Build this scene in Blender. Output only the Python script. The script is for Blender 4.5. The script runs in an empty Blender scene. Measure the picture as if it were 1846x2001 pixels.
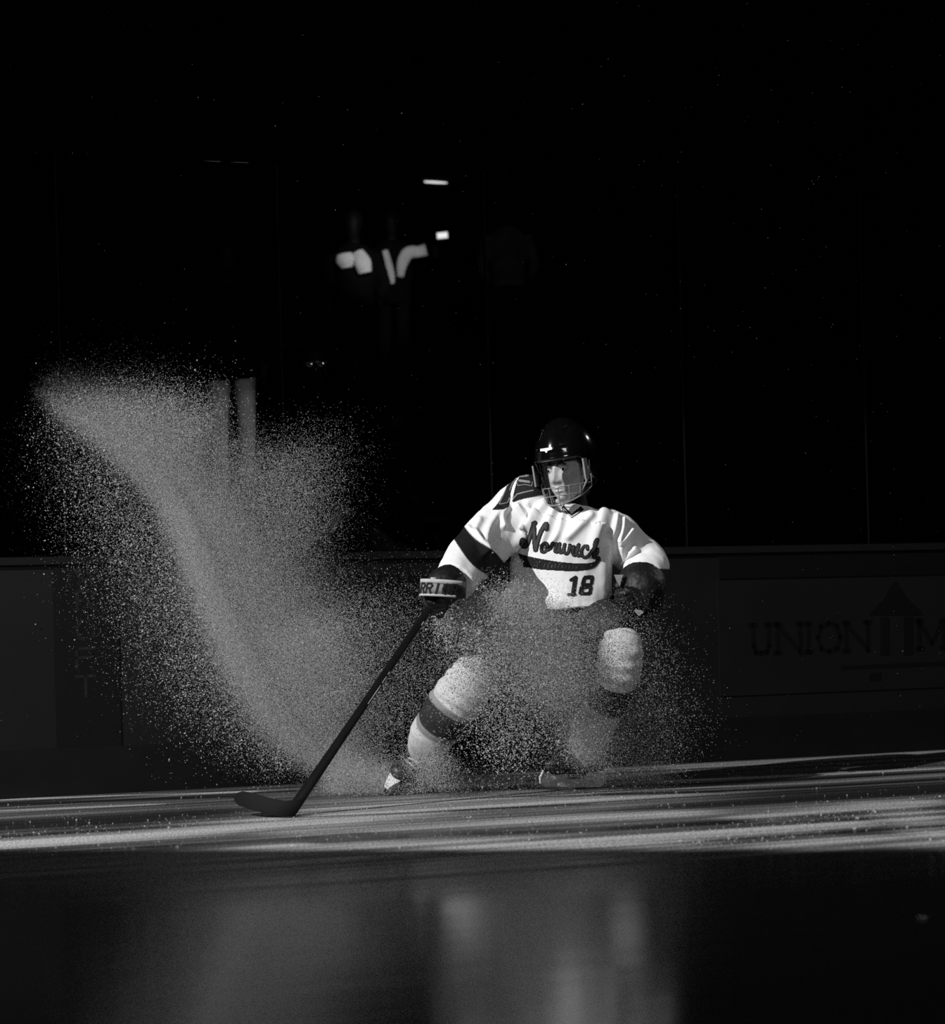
import bpy, bmesh, math, random
import numpy as np
from mathutils import Vector, Matrix, noise
from mathutils.bvhtree import BVHTree

random.seed(18)
rng = np.random.default_rng(18)
scene = bpy.context.scene
COL = scene.collection

# ------------------------------------------------------------------ camera, world, lights
F = 4600.0            # focal length in pixels of the 1846 x 2001 frame
CX, CY = 923.0, 1224.0   # where the optical axis meets the frame (level camera, shifted lens)
CH = 0.71             # camera height
RHO = math.atan(52 / 1846)
c_, s_ = math.cos(RHO), math.sin(RHO)
cam = bpy.data.cameras.new('camera')
camo = bpy.data.objects.new('camera', cam)
COL.objects.link(camo)
camo.matrix_world = Matrix(((c_, s_, 0, 0), (0, 0, -1, 0), (-s_, c_, 0, CH), (0, 0, 0, 1)))
cam.sensor_fit = 'AUTO'
cam.sensor_width = 36
cam.lens = F / 2001 * 36
cam.shift_y = (CY - 1000.5) / 2001
cam.clip_start = 0.05
cam.clip_end = 200
cam.dof.use_dof = True
cam.dof.focus_distance = 10.0
cam.dof.aperture_fstop = 2.8
scene.camera = camo

scene.view_settings.view_transform = 'Standard'
scene.view_settings.look = 'None'
scene.view_settings.exposure = 0.0
scene.view_settings.gamma = 1.0
scene.view_settings.use_curve_mapping = False
try:
    scene.cycles.use_denoising = False
    scene.cycles.max_bounces = 8
    scene.cycles.transparent_max_bounces = 16
    scene.cycles.diffuse_bounces = 3
    scene.cycles.sample_clamp_indirect = 3.0
    scene.cycles.caustics_reflective = False
    scene.cycles.caustics_refractive = False
except Exception:
    pass

world = bpy.data.worlds.new('world')
scene.world = world
world.use_nodes = True
world.node_tree.nodes['Background'].inputs[0].default_value = (1, 1, 1, 1)
world.node_tree.nodes['Background'].inputs[1].default_value = 0.0006


def W(px, py, d):
    u, v = (px - CX) / F, (CY - py) / F
    return Vector((d * (u * c_ + v * s_), d, CH + d * (-u * s_ + v * c_)))


def G(px, py):
    u, v = (px - CX) / F, (CY - py) / F
    return W(px, py, CH / (u * s_ - v * c_))


def to_px(V):
    V = np.asarray(V, float)
    X, D, Z = V[:, 0], V[:, 1], V[:, 2] - CH
    u = (X * c_ - Z * s_) / D
    v = (X * s_ + Z * c_) / D
    return CX + F * u, CY - F * v


# key: a shuttered profile spot high in the stands on the left
KEY_A, KEY_E, KEY_D = math.radians(43), math.radians(29), 14.0
KEY_T = Vector((0.3, 10.0, 0.9))
kd = Vector((math.cos(KEY_E) * math.cos(KEY_A), math.cos(KEY_E) * math.sin(KEY_A), -math.sin(KEY_E)))
KEY_P = KEY_T - kd * KEY_D


def spot(name, pos, target, power, angle, blend=0.15, size=0.05):
    l = bpy.data.lights.new(name, 'SPOT')
    l.energy = power
    l.spot_size = angle
    l.spot_blend = blend
    l.shadow_soft_size = size
    o = bpy.data.objects.new(name, l)
    COL.objects.link(o)
    o.location = pos
    o.rotation_euler = (Vector(target) - Vector(pos)).to_track_quat('-Z', 'Y').to_euler()
    return o


key = spot('profile_spot', KEY_P, KEY_T, 10000, math.radians(40), 0.1, 0.07)
# shutter blades of the profile spot: planes through the lamp that cut the beam; the upper one is added to darken the stands
SHUTTERS = [((-1.58, 7.92, 0), (1.4, 7.05, 0), (0, 10, 0)), ((-2.1, 10.48, 1.78), (2.45, 12.23, 1.78), (0, 10, 0))]


def add_shutters(lo, planes):
    l = lo.data
    l.use_nodes = True
    nt = l.node_tree
    em = nt.nodes['Emission']
    tc = nt.nodes.new('ShaderNodeTexCoord')
    R = lo.rotation_euler.to_matrix().transposed()
    P = Vector(lo.location)
    prev = None
    for a, b, keep in planes:
        n = (Vector(a) - P).cross(Vector(b) - P).normalized()
        if n.dot(Vector(keep) - P) < 0:
            n = -n
        nl = R @ n
        dp = nt.nodes.new('ShaderNodeVectorMath')
        dp.operation = 'DOT_PRODUCT'
        nt.links.new(tc.outputs['Normal'], dp.inputs[0])
        dp.inputs[1].default_value = nl
        mr = nt.nodes.new('ShaderNodeMapRange')
        mr.inputs['From Min'].default_value = 0.0
        mr.inputs['From Max'].default_value = 0.0025
        nt.links.new(dp.outputs['Value'], mr.inputs['Value'])
        if prev is None:
            prev = mr.outputs[0]
        else:
            m = nt.nodes.new('ShaderNodeMath')
            m.operation = 'MULTIPLY'
            nt.links.new(prev, m.inputs[0])
            nt.links.new(mr.outputs[0], m.inputs[1])
            prev = m.outputs[0]
    nt.links.new(prev, em.inputs['Strength'])


add_shutters(key, SHUTTERS)
# weak house light far behind the camera
fill = bpy.data.lights.new('house_light', 'AREA')
fill.energy = 260
fill.size = 3.0
fillo = bpy.data.objects.new('house_light', fill)
COL.objects.link(fillo)
fillo.location = (3.0, -4.0, 7.5)
fillo.rotation_euler = (Vector((0.2, 10, 1)) - fillo.location).to_track_quat('-Z', 'Y').to_euler()
# faint second spot from the stands on the right
rim = spot('side_spot', (8.5, 15.5, 6.5), (0.4, 10.0, 1.2), 500, math.radians(16), 0.5, 0.08)


# ------------------------------------------------------------------ materials
def mat(name, col, rough=0.6, spec=0.4, metal=0.0, var=0.12, scale=30.0, bump=0.0, bscale=400.0, attr=None,
        coat=0.0, sheen=0.0):
    m = bpy.data.materials.new(name)
    m.use_nodes = True
    nt = m.node_tree
    b = nt.nodes['Principled BSDF']
    b.inputs['Roughness'].default_value = rough
    b.inputs['Specular IOR Level'].default_value = spec
    b.inputs['Metallic'].default_value = metal
    b.inputs['Coat Weight'].default_value = coat
    b.inputs['Sheen Weight'].default_value = sheen
    tc = nt.nodes.new('ShaderNodeTexCoord')
    nz = nt.nodes.new('ShaderNodeTexNoise')
    nz.inputs['Scale'].default_value = scale
    nz.inputs['Detail'].default_value = 4
    nt.links.new(tc.outputs['Object'], nz.inputs['Vector'])
    mr = nt.nodes.new('ShaderNodeMapRange')
    mr.inputs['From Min'].default_value = 0.3
    mr.inputs['From Max'].default_value = 0.7
    mr.inputs['To Min'].default_value = col * (1 - var)
    mr.inputs['To Max'].default_value = min(1, col * (1 + var))
    nt.links.new(nz.outputs['Fac'], mr.inputs['Value'])
    out = mr.outputs[0]
    if attr:
        at = nt.nodes.new('ShaderNodeAttribute')
        at.attribute_name = attr
        mm = nt.nodes.new('ShaderNodeMath')
        mm.operation = 'MULTIPLY'
        nt.links.new(out, mm.inputs[0])
        nt.links.new(at.outputs['Fac'], mm.inputs[1])
        out = mm.outputs[0]
    nt.links.new(out, b.inputs['Base Color'])
    if bump:
        n2 = nt.nodes.new('ShaderNodeTexNoise')
        n2.inputs['Scale'].default_value = bscale
        n2.inputs['Detail'].default_value = 3
        nt.links.new(tc.outputs['Object'], n2.inputs['Vector'])
        bp = nt.nodes.new('ShaderNodeBump')
        bp.inputs['Strength'].default_value = bump
        bp.inputs['Distance'].default_value = 0.002
        nt.links.new(n2.outputs['Fac'], bp.inputs['Height'])
        nt.links.new(bp.outputs[0], b.inputs['Normal'])
    return m


def emit(name, strength):
    m = bpy.data.materials.new(name)
    m.use_nodes = True
    nt = m.node_tree
    nt.nodes.remove(nt.nodes['Principled BSDF'])
    e = nt.nodes.new('ShaderNodeEmission')
    e.inputs[1].default_value = strength
    nt.links.new(e.outputs[0], nt.nodes['Material Output'].inputs[0])
    return m


def clear(name, tint=0.97, gloss=0.08, rough=0.02, ior=1.5):
    m = bpy.data.materials.new(name)
    m.use_nodes = True
    nt = m.node_tree
    nt.nodes.remove(nt.nodes['Principled BSDF'])
    t = nt.nodes.new('ShaderNodeBsdfTransparent')
    t.inputs[0].default_value = (tint, tint, tint, 1)
    g = nt.nodes.new('ShaderNodeBsdfGlossy')
    g.inputs['Roughness'].default_value = rough
    fr = nt.nodes.new('ShaderNodeFresnel')
    fr.inputs[0].default_value = ior
    mx = nt.nodes.new('ShaderNodeMixShader')
    nt.links.new(fr.outputs[0], mx.inputs[0])
    nt.links.new(t.outputs[0], mx.inputs[1])
    nt.links.new(g.outputs[0], mx.inputs[2])
    nt.links.new(mx.outputs[0], nt.nodes['Material Output'].inputs[0])
    return m


def snow_mat(name, col, trans):
    m = bpy.data.materials.new(name)
    m.use_nodes = True
    nt = m.node_tree
    nt.nodes.remove(nt.nodes['Principled BSDF'])
    d = nt.nodes.new('ShaderNodeBsdfDiffuse')
    d.inputs[0].default_value = (col, col, col, 1)
    t = nt.nodes.new('ShaderNodeBsdfTranslucent')
    t.inputs[0].default_value = (col, col, col, 1)
    mx = nt.nodes.new('ShaderNodeMixShader')
    mx.inputs[0].default_value = trans
    nt.links.new(d.outputs[0], mx.inputs[1])
    nt.links.new(t.outputs[0], mx.inputs[2])
    nt.links.new(mx.outputs[0], nt.nodes['Material Output'].inputs[0])
    return m


def ice_mat():
    m = bpy.data.materials.new('ice')
    m.use_nodes = True
    nt = m.node_tree
    N, L = nt.nodes, nt.links
    b = N['Principled BSDF']
    tc = N.new('ShaderNodeTexCoord')

    def stretched(rot, sx, sy, scale, det=3, off=0.0):
        mp = N.new('ShaderNodeMapping')
        mp.vector_type = 'POINT'
        mp.inputs['Rotation'].default_value = (0, 0, -math.radians(rot))
        mp.inputs['Scale'].default_value = (sx, sy, 1)
        mp.inputs['Location'].default_value = (off, off, 0)
        r = N.new('ShaderNodeMapping')
        r.inputs['Rotation'].default_value = (0, 0, -math.radians(rot))
        L.new(tc.outputs['Object'], r.inputs['Vector'])
        s = N.new('ShaderNodeMapping')
        s.inputs['Scale'].default_value = (sx, sy, 1)
        s.inputs['Location'].default_value = (off, off, 0)
        L.new(r.outputs[0], s.inputs['Vector'])
        N.remove(mp)
        n = N.new('ShaderNodeTexNoise')
        n.inputs['Scale'].default_value = scale
        n.inputs['Detail'].default_value = det
        n.inputs['Roughness'].default_value = 0.55
        L.new(s.outputs[0], n.inputs['Vector'])
        return n.outputs['Fac']

    def ramp(v, a, b_, lo=0.0, hi=1.0):
        r = N.new('ShaderNodeMapRange')
        r.interpolation_type = 'SMOOTHSTEP'
        r.inputs['From Min'].default_value = a
        r.inputs['From Max'].default_value = b_
        r.inputs['To Min'].default_value = lo
        r.inputs['To Max'].default_value = hi
        L.new(v, r.inputs['Value'])
        return r.outputs[0]

    def mul(a, b_, op='MULTIPLY'):
        q = N.new('ShaderNodeMath')
        q.operation = op
        for i, v in enumerate((a, b_)):
            if isinstance(v, (int, float)):
                q.inputs[i].default_value = v
            else:
                L.new(v, q.inputs[i])
        return q.outputs[0]
    at = N.new('ShaderNodeAttribute')
    at.attribute_name = 'tone'
    fine = ramp(stretched(21, 0.12, 9.0, 1.0, 3, 7.7), 0.32, 0.68, 0.45, 1.35)
    cross = ramp(stretched(27, 0.5, 3.2, 1.0, 4, 1.2), 0.3, 0.7, 0.7, 1.2)
    grain = ramp(stretched(0, 1, 1, 110.0, 5, 0.4), 0.32, 0.70, 0.3, 1.45)
    snow = mul(mul(at.outputs['Fac'], fine), cross)
    # scraped snow lies on the far half, the near ice is wet and clear
    sx = N.new('ShaderNodeSeparateXYZ')
    L.new(tc.outputs['Object'], sx.inputs[0])
    far = ramp(sx.outputs[1], 5.8, 7.6)
    snow = mul(snow, far)
    base = ramp(snow, 0.0, 1.0, 0.02, 0.5)
    base = mul(base, grain)
    L.new(base, b.inputs['Base Color'])
    rough = ramp(snow, 0.0, 0.6, 0.13, 0.75)
    L.new(rough, b.inputs['Roughness'])
    b.inputs['IOR'].default_value = 1.31
    b.inputs['Specular IOR Level'].default_value = 0.22
    h = mul(mul(snow, grain), 1.0)
    low = stretched(23, 0.8, 3.5, 1.0, 2, 5.0)
    hh = mul(h, mul(low, 0.35), 'ADD')
    bp = N.new('ShaderNodeBump')
    bp.inputs['Strength'].default_value = 0.35
    bp.inputs['Distance'].default_value = 0.01
    L.new(hh, bp.inputs['Height'])
    L.new(bp.outputs[0], b.inputs['Normal'])
    return m


M = {}
M['ice'] = ice_mat()
M['jersey'] = mat('jersey_knit', 0.80, 0.85, 0.2, var=0.03, scale=8, bump=0.15, bscale=500, attr='tone')
M['jersey_dark'] = mat('jersey_dark_trim', 0.011, 0.8, 0.2, var=0.2, scale=60)
M['letter_fill'] = mat('letter_twill', 0.05, 0.8, 0.2, var=0.2, scale=200)
M['letter_edge'] = mat('letter_edge', 0.012, 0.8, 0.2)
M['letter_pale'] = mat('pale_trim', 0.5, 0.8, 0.2)
M['letter_grey'] = mat('grey_trim', 0.22, 0.8, 0.2)
M['sock'] = mat('sock_knit', 0.52, 0.9, 0.15, var=0.06, scale=40, bump=0.4, bscale=350, attr='tone')
M['pants'] = mat('pants_nylon', 0.02, 0.6, 0.3, var=0.2, scale=20, bump=0.2, bscale=120)
M['glove'] = mat('glove_leather', 0.006, 0.55, 0.35, var=0.25, scale=40, bump=0.2, bscale=200)
M['glove_band'] = mat('glove_band', 0.42, 0.7, 0.3)
M['skin'] = mat('skin', 0.66, 0.5, 0.35, var=0.04, scale=60, bump=0.08, bscale=600)
M['hair'] = mat('hair', 0.02, 0.5, 0.4, bump=0.5, bscale=300)
M['eye'] = mat('eye_white', 0.6, 0.2, 0.5, var=0.02)
M['iris'] = mat('iris', 0.02, 0.2, 0.5)
M['lip'] = mat('lip', 0.3, 0.45, 0.4, var=0.05)
M['helmet'] = mat('helmet_shell', 0.003, 0.12, 0.5, var=0.2, coat=0.6)
M['helmet_foam'] = mat('helmet_vent', 0.004, 0.7, 0.2)
M['steel'] = mat('steel', 0.5, 0.25, 0.5, metal=1.0, var=0.05)
M['wire'] = mat('cage_wire', 0.3, 0.25, 0.6, metal=0.3, var=0.05)
M['clear'] = clear('clear_visor', 0.97, rough=0.09, ior=1.45)
M['clear_frame'] = mat('clear_frame', 0.25, 0.15, 0.7, var=0.1)
M['white_plastic'] = mat('white_plastic', 0.72, 0.4, 0.5, var=0.15, scale=90, bump=0.4, bscale=150)
M['sticker'] = mat('sticker', 0.85, 0.4, 0.4, var=0.02)
M['boot'] = mat('boot', 0.02, 0.45, 0.4, var=0.2, bump=0.2, bscale=150)
M['lace'] = mat('lace', 0.45, 0.8, 0.2)
M['shaft'] = mat('carbon_shaft', 0.007, 0.22, 0.5, var=0.2)
M['tape'] = mat('black_tape', 0.004, 0.8, 0.2, bump=0.3, bscale=300)
M['shaft_glint'] = mat('shaft_glint', 0.55, 0.3, 0.5)
M['snow'] = snow_mat('ice_spray', 0.63, 0.45)
M['chips'] = snow_mat('ice_chips', 0.5, 0.4)
M['board'] = mat('board_plastic', 0.0065, 0.45, 0.25, var=0.15, scale=3)
M['kick'] = mat('kick_plate', 0.004, 0.5, 0.2, var=0.2, scale=5)
M['cap'] = mat('cap_rail', 0.006, 0.6, 0.15)
M['ad_dark'] = mat('ad_dark', 0.003, 0.5, 0.2)
M['ad_pale'] = mat('ad_pale', 0.0065, 0.5, 0.2, var=0.15, scale=4)
M['ad_ink'] = mat('ad_ink', 0.003, 0.5, 0.2)
M['ad_faint'] = mat('ad_faint', 0.011, 0.5, 0.2)
M['glass'] = clear('rink_glass', 0.95, rough=0.01, ior=1.25)
M['stanchion'] = mat('stanchion', 0.003, 0.7, 0.1)
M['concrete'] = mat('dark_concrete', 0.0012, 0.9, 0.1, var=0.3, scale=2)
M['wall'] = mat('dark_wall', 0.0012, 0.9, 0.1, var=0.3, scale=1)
M['seat'] = mat('seat_plastic', 0.002, 0.6, 0.1)
M['dark_cloth'] = mat('dark_cloth', 0.0025, 0.9, 0.1, bump=0.2, bscale=40)
M['trousers'] = mat('trouser_cloth', 0.35, 0.9, 0.1, var=0.2, scale=8, bump=0.3, bscale=30)
M['pale_cloth'] = mat('pale_cloth', 0.7, 0.9, 0.1, var=0.15, scale=8, bump=0.3, bscale=30)
M['grey_cloth'] = mat('grey_cloth', 0.05, 0.9, 0.1, var=0.3, scale=10, bump=0.3, bscale=30)
M['dim_skin'] = mat('spectator_skin', 0.0018, 0.7, 0.2)
M['lens'] = mat('spectacle_lens', 0.3, 0.05, 0.8, metal=0.7)
M['tube'] = emit('lamp_tube', 1.1)
M['lampglow'] = emit('lamp_glow', 1.0)
M['lamp_body'] = mat('lamp_body', 0.01, 0.6, 0.2)


# ------------------------------------------------------------------ helpers
def link_mesh(name, v, f, m, parent=None, smooth=True, attr=None):
    me = bpy.data.meshes.new(name)
    v = np.asarray(v, dtype=np.float32)
    if isinstance(f, np.ndarray):
        n, k = f.shape
        me.vertices.add(len(v))
        me.vertices.foreach_set('co', v.ravel())
        me.loops.add(n * k)
        me.loops.foreach_set('vertex_index', f.astype(np.int32).ravel())
        me.polygons.add(n)
        me.polygons.foreach_set('loop_start', np.arange(0, n * k, k, dtype=np.int32))
        me.polygons.foreach_set('loop_total', np.full(n, k, dtype=np.int32))
    else:
        me.from_pydata([tuple(map(float, p)) for p in v], [], [tuple(int(i) for i in q) for q in f])
    me.update(calc_edges=True)
    me.validate()
    me.polygons.foreach_set('use_smooth', np.full(len(me.polygons), bool(smooth)))
    if attr is not None:
        a = me.attributes.new('tone', 'FLOAT', 'POINT')
        a.data.foreach_set('value', np.asarray(attr, dtype=np.float32))
    me.materials.append(m)
    o = bpy.data.objects.new(name, me)
    COL.objects.link(o)
    if parent is not None:
        o.parent = parent
    return o


def tag(o, label=None, cat=None, group=None, kind=None):
    if label: o['label'] = label
    if cat: o['category'] = cat
    if group: o['group'] = group
    if kind: o['kind'] = kind
    return o


def empty(name, loc=(0, 0, 0)):
    o = bpy.data.objects.new(name, None)
    o.location = loc
    o.empty_display_size = 0.1
    COL.objects.link(o)
    bpy.context.view_layer.update()
    return o


def under(o, root):
    """parent o to root keeping o where it stands (roots are only translated)"""
    o.parent = root
    o.matrix_parent_inverse = Matrix.Translation(-Vector(root.location))
    return o


class Geo:
    def __init__(self):
        self.v, self.f = [], []

    def add(self, v, f):
        o = len(self.v)
        self.v.extend([Vector(p) for p in v])
        self.f.extend([tuple(i + o for i in q) for q in f])
        return self

    def box(self, cen, half, rot=None):
        R = rot if rot is not None else Matrix.Identity(3)
        vs = [Vector(cen) + R @ Vector((sx * half[0], sy * half[1], sz * half[2]))
              for sx in (-1, 1) for sy in (-1, 1) for sz in (-1, 1)]
        fs = [(0, 1, 3, 2), (4, 6, 7, 5), (0, 4, 5, 1), (2, 3, 7, 6), (0, 2, 6, 4), (1, 5, 7, 3)]
        return self.add(vs, fs)

    def ball(self, cen, r, rot=None, nu=20, nv=12):
        R = rot if rot is not None else Matrix.Identity(3)
        if isinstance(r, (int, float)): r = (r, r, r)
        vs = [Vector(cen) + R @ Vector((0, 0, r[2]))]
        for j in range(1, nv):
            th = math.pi * j / nv
            for i in range(nu):
                ph = 2 * math.pi * i / nu
                vs.append(Vector(cen) + R @ Vector((r[0] * math.sin(th) * math.cos(ph), r[1] * math.sin(th) * math.sin(ph), r[2] * math.cos(th))))
        vs.append(Vector(cen) + R @ Vector((0, 0, -r[2])))
        fs = [(0, 1 + i, 1 + (i + 1) % nu) for i in range(nu)]
        for j in range(nv - 2):
            a = 1 + j * nu
            for i in range(nu):
                k = (i + 1) % nu
                fs.append((a + i, a + nu + i, a + nu + k, a + k))
        a, e = 1 + (nv - 2) * nu, len(vs) - 1
        fs += [(a + i, e, a + (i + 1) % nu) for i in range(nu)]
        return self.add(vs, fs)

    def obj(self, name, m, parent=None, smooth=True):
        return link_mesh(name, [tuple(p) for p in self.v], self.f, m, parent, smooth)


def catmull(P, n):
    P = [np.asarray(p, float) for p in P]
    Q = [2 * P[0] - P[1]] + P + [2 * P[-1] - P[-2]]
    out = []
    segs = len(P) - 1
    for k in range(n):
        t = k / (n - 1) * segs
        i = min(int(t), segs - 1)
        u = t - i
        a, b, c, d = Q[i], Q[i + 1], Q[i + 2], Q[i + 3]
        out.append(0.5 * ((2 * b) + (c - a) * u + (2 * a - 5 * b + 4 * c - d) * u * u + (3 * b - a - 3 * c + d) * u ** 3))
    return np.array(out)


def loft(pts, ra, rb=None, ref=(0, -1, 0), rings=None, seg=32, power=2.0, caps=True):
    """tube through pts; ra = half width across, rb = half depth along ref"""
    rb = ra if rb is None else rb
    rings = rings or max(8, 8 * len(pts))
    D = np.array([list(p) + [a, b] for p, a, b in zip(pts, ra, rb)])
    D = catmull(D, rings)
    C = D[:, :3]
    T = np.gradient(C, axis=0)
    T /= np.linalg.norm(T, axis=1)[:, None]
    vs, fs = [], []
    ref = np.asarray(ref, float)
    for k in range(rings):
        t = T[k]
        b = ref - ref.dot(t) * t
        b /= np.linalg.norm(b)
        a = np.cross(t, b)
        for i in range(seg):
            th = 2 * math.pi * i / seg
            cx, sx = math.cos(th), math.sin(th)
            e = 2 / power
            cx = math.copysign(abs(cx) ** e, cx)
            sx = math.copysign(abs(sx) ** e, sx)
            vs.append(C[k] + a * D[k, 3] * cx + b * D[k, 4] * sx)
    for k in range(rings - 1):
        for i in range(seg):
            j = (i + 1) % seg
            fs.append((k * seg + i, k * seg + j, (k + 1) * seg + j, (k + 1) * seg + i))
    if caps:
        fs.append(tuple(range(seg - 1, -1, -1)))
        fs.append(tuple((rings - 1) * seg + i for i in range(seg)))
    return vs, fs


def union(parts, voxel=0.006, smooth=6, factor=0.5):
    """weld closed lofts into one continuous skin"""
    g = Geo()
    for v, f in parts: g.add(v, f)
    me = bpy.data.meshes.new('tmp')
    me.from_pydata([tuple(p) for p in g.v], [], g.f)
    o = bpy.data.objects.new('tmp', me)
    COL.objects.link(o)
    r = o.modifiers.new('r', 'REMESH')
    r.mode = 'VOXEL'
    r.voxel_size = voxel
    r.adaptivity = 0
    if smooth:
        s = o.modifiers.new('s', 'SMOOTH')
        s.factor = factor
        s.iterations = smooth
    dg = bpy.context.evaluated_depsgraph_get()
    e = o.evaluated_get(dg)
    m2 = e.to_mesh()
    n = len(m2.vertices)
    v = np.empty(n * 3)
    m2.vertices.foreach_get('co', v)
    v = v.reshape(-1, 3)
    f = [tuple(p.vertices) for p in m2.polygons]
    e.to_mesh_clear()
    bpy.data.objects.remove(o)
    bpy.data.meshes.remove(me)
    if all(len(q) == 4 for q in f): f = np.array(f)
    return v, f


def normals(v, f):
    n = np.zeros_like(v)
    f = np.asarray(f)
    a = np.cross(v[f[:, 2]] - v[f[:, 0]], v[f[:, 3]] - v[f[:, 1]])
    for k in range(4): np.add.at(n, f[:, k], a)
    return n / np.maximum(np.linalg.norm(n, axis=1), 1e-12)[:, None]


def fbm(v, scale, octs=3):
    return np.array([noise.fractal(Vector(p) * scale, 1.0, 2.0, octs) for p in v])


def sstep(x, a, b):
    t = np.clip((x - a) / (b - a), 0, 1)
    return t * t * (3 - 2 * t)


def seg_dist(X, Y, line):
    """distance of points to a polyline, in its own plane"""
    d = np.full(X.shape, 1e9)
    for (ax, ay), (bx, by) in zip(line[:-1], line[1:]):
        dx, dy = bx - ax, by - ay
        L2 = dx * dx + dy * dy + 1e-9
        t = np.clip(((X - ax) * dx + (Y - ay) * dy) / L2, 0, 1)
        d = np.minimum(d, np.hypot(X - ax - t * dx, Y - ay - t * dy))
    return d


def in_poly(X, Y, poly):
    r = np.zeros(X.shape, bool)
    n = len(poly)
    for i in range(n):
        (x1, y1), (x2, y2) = poly[i], poly[(i + 1) % n]
        c = ((y1 > Y) != (y2 > Y)) & (X < (x2 - x1) * (Y - y1) / (y2 - y1 + 1e-12) + x1)
        r ^= c
    return r


def smooth_line(line, n=8):
    P = catmull([np.array(p, float) for p in line], n * (len(line) - 1) + 1)
    return [tuple(p) for p in P]


def decal(name, m, parent, bvh, strokes=(), polys=(), holes=(), lift=0.002, step=1.0):
    """cloth appliqué sewn on a garment: its outline is laid on the garment's surface"""
    pts = [p for s, w in strokes for p in s] + [p for q in polys for p in q]
    wmax = max([w for s, w in strokes] + [0])
    x0, x1 = min(p[0] for p in pts) - wmax - 1, max(p[0] for p in pts) + wmax + 1
    y0, y1 = min(p[1] for p in pts) - wmax - 1, max(p[1] for p in pts) + wmax + 1
    nx, ny = int((x1 - x0) / step) + 1, int((y1 - y0) / step) + 1
    cx = x0 + (np.arange(nx) + .5) * step
    cy = y0 + (np.arange(ny) + .5) * step
    X, Y = np.meshgrid(cx, cy)
    keep = np.zeros(X.shape, bool)
    for s, w in strokes: keep |= seg_dist(X, Y, s) < w
    for q in polys: keep |= in_poly(X, Y, q)
    for q in holes: keep &= ~in_poly(X, Y, q)
    idx, vs, fs = {}, [], []
    eye = Vector((0, 0, CH))

    def vert(i, j):
        if (i, j) in idx: return idx[(i, j)]
        d = (W(x0 + i * step, y0 + j * step, 10.0) - eye).normalized()
        h, nrm, _, _ = bvh.ray_cast(eye + d * 7, d, 6)
        if h is None:
            idx[(i, j)] = None
            return None
        if nrm.dot(d) > 0: nrm = -nrm
        vs.append(h + nrm * lift)
        idx[(i, j)] = len(vs) - 1
        return idx[(i, j)]
    for j in range(ny):
        for i in range(nx):
            if keep[j, i]:
                q = [vert(i, j), vert(i, j + 1), vert(i + 1, j + 1), vert(i + 1, j)]
                if None in q: continue
                p = [vs[k] for k in q]
                if max((p[0] - p[2]).length, (p[1] - p[3]).length) > 0.03 * step: continue
                fs.append(q)
    o = link_mesh(name, [tuple(p) for p in vs], fs, m, None, True)
    return under(o, parent)


def bvh_of(v, f):
    return BVHTree.FromPolygons([tuple(p) for p in v], [tuple(int(i) for i in q) for q in f])


# ------------------------------------------------------------------ the rink
TB = Vector((0.933, 0.3592, 0)).normalized()      # along the boards
NB = Vector((-TB.y, TB.x, 0))                     # away from the ice, into the stands
OB = Vector((0, 11.29, 0))
RB = Matrix((TB, NB, Vector((0, 0, 1)))).transposed()


def B(s, n, z): return OB + TB * s + NB * n + Vector((0, 0, z))


def on_board(px, py, n=0.0):
    e = Vector((0, 0, CH))
    d = W(px, py, 1.0) - e
    t = (OB + NB * n - e).dot(NB) / d.dot(NB)
    p = e + d * t
    return (p - OB).dot(TB), p.z


# ice sheet, finely divided where scraped snow and skate tracks lie on it
sv_ = np.concatenate([np.linspace(-14, -3.6, 12)[:-1], np.arange(-3.6, 3.6, .03), np.linspace(3.6, 14, 12)])
nv_ = np.concatenate([np.linspace(-16, -5.6, 12)[:-1], np.arange(-5.6, .1, .012), [.1]])
S_, N_ = np.meshgrid(sv_, nv_)
FV = np.array(OB)[None] + S_.reshape(-1, 1) * np.array(TB) + N_.reshape(-1, 1) * np.array(NB)
nr, nc = S_.shape
ii = (np.arange(nr - 1)[:, None] * nc + np.arange(nc - 1)[None]).reshape(-1)
FF = np.stack([ii, ii + 1, ii + nc + 1, ii + nc], 1)


def streak(line, half, ends=.25):
    """1 on a streak of snow or a bare track across the ice, 0 away from it; line in frame pixels of its two shores' middle"""
    q = [G(x, y) for x, y in line]
    sn = [((p - OB).dot(TB), (p - OB).dot(NB)) for p in q]
    d = seg_dist(S_.reshape(-1), N_.reshape(-1), smooth_line(sn, 6) if len(sn) > 2 else sn)
    return np.exp(-(d / half) ** 2)


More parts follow.
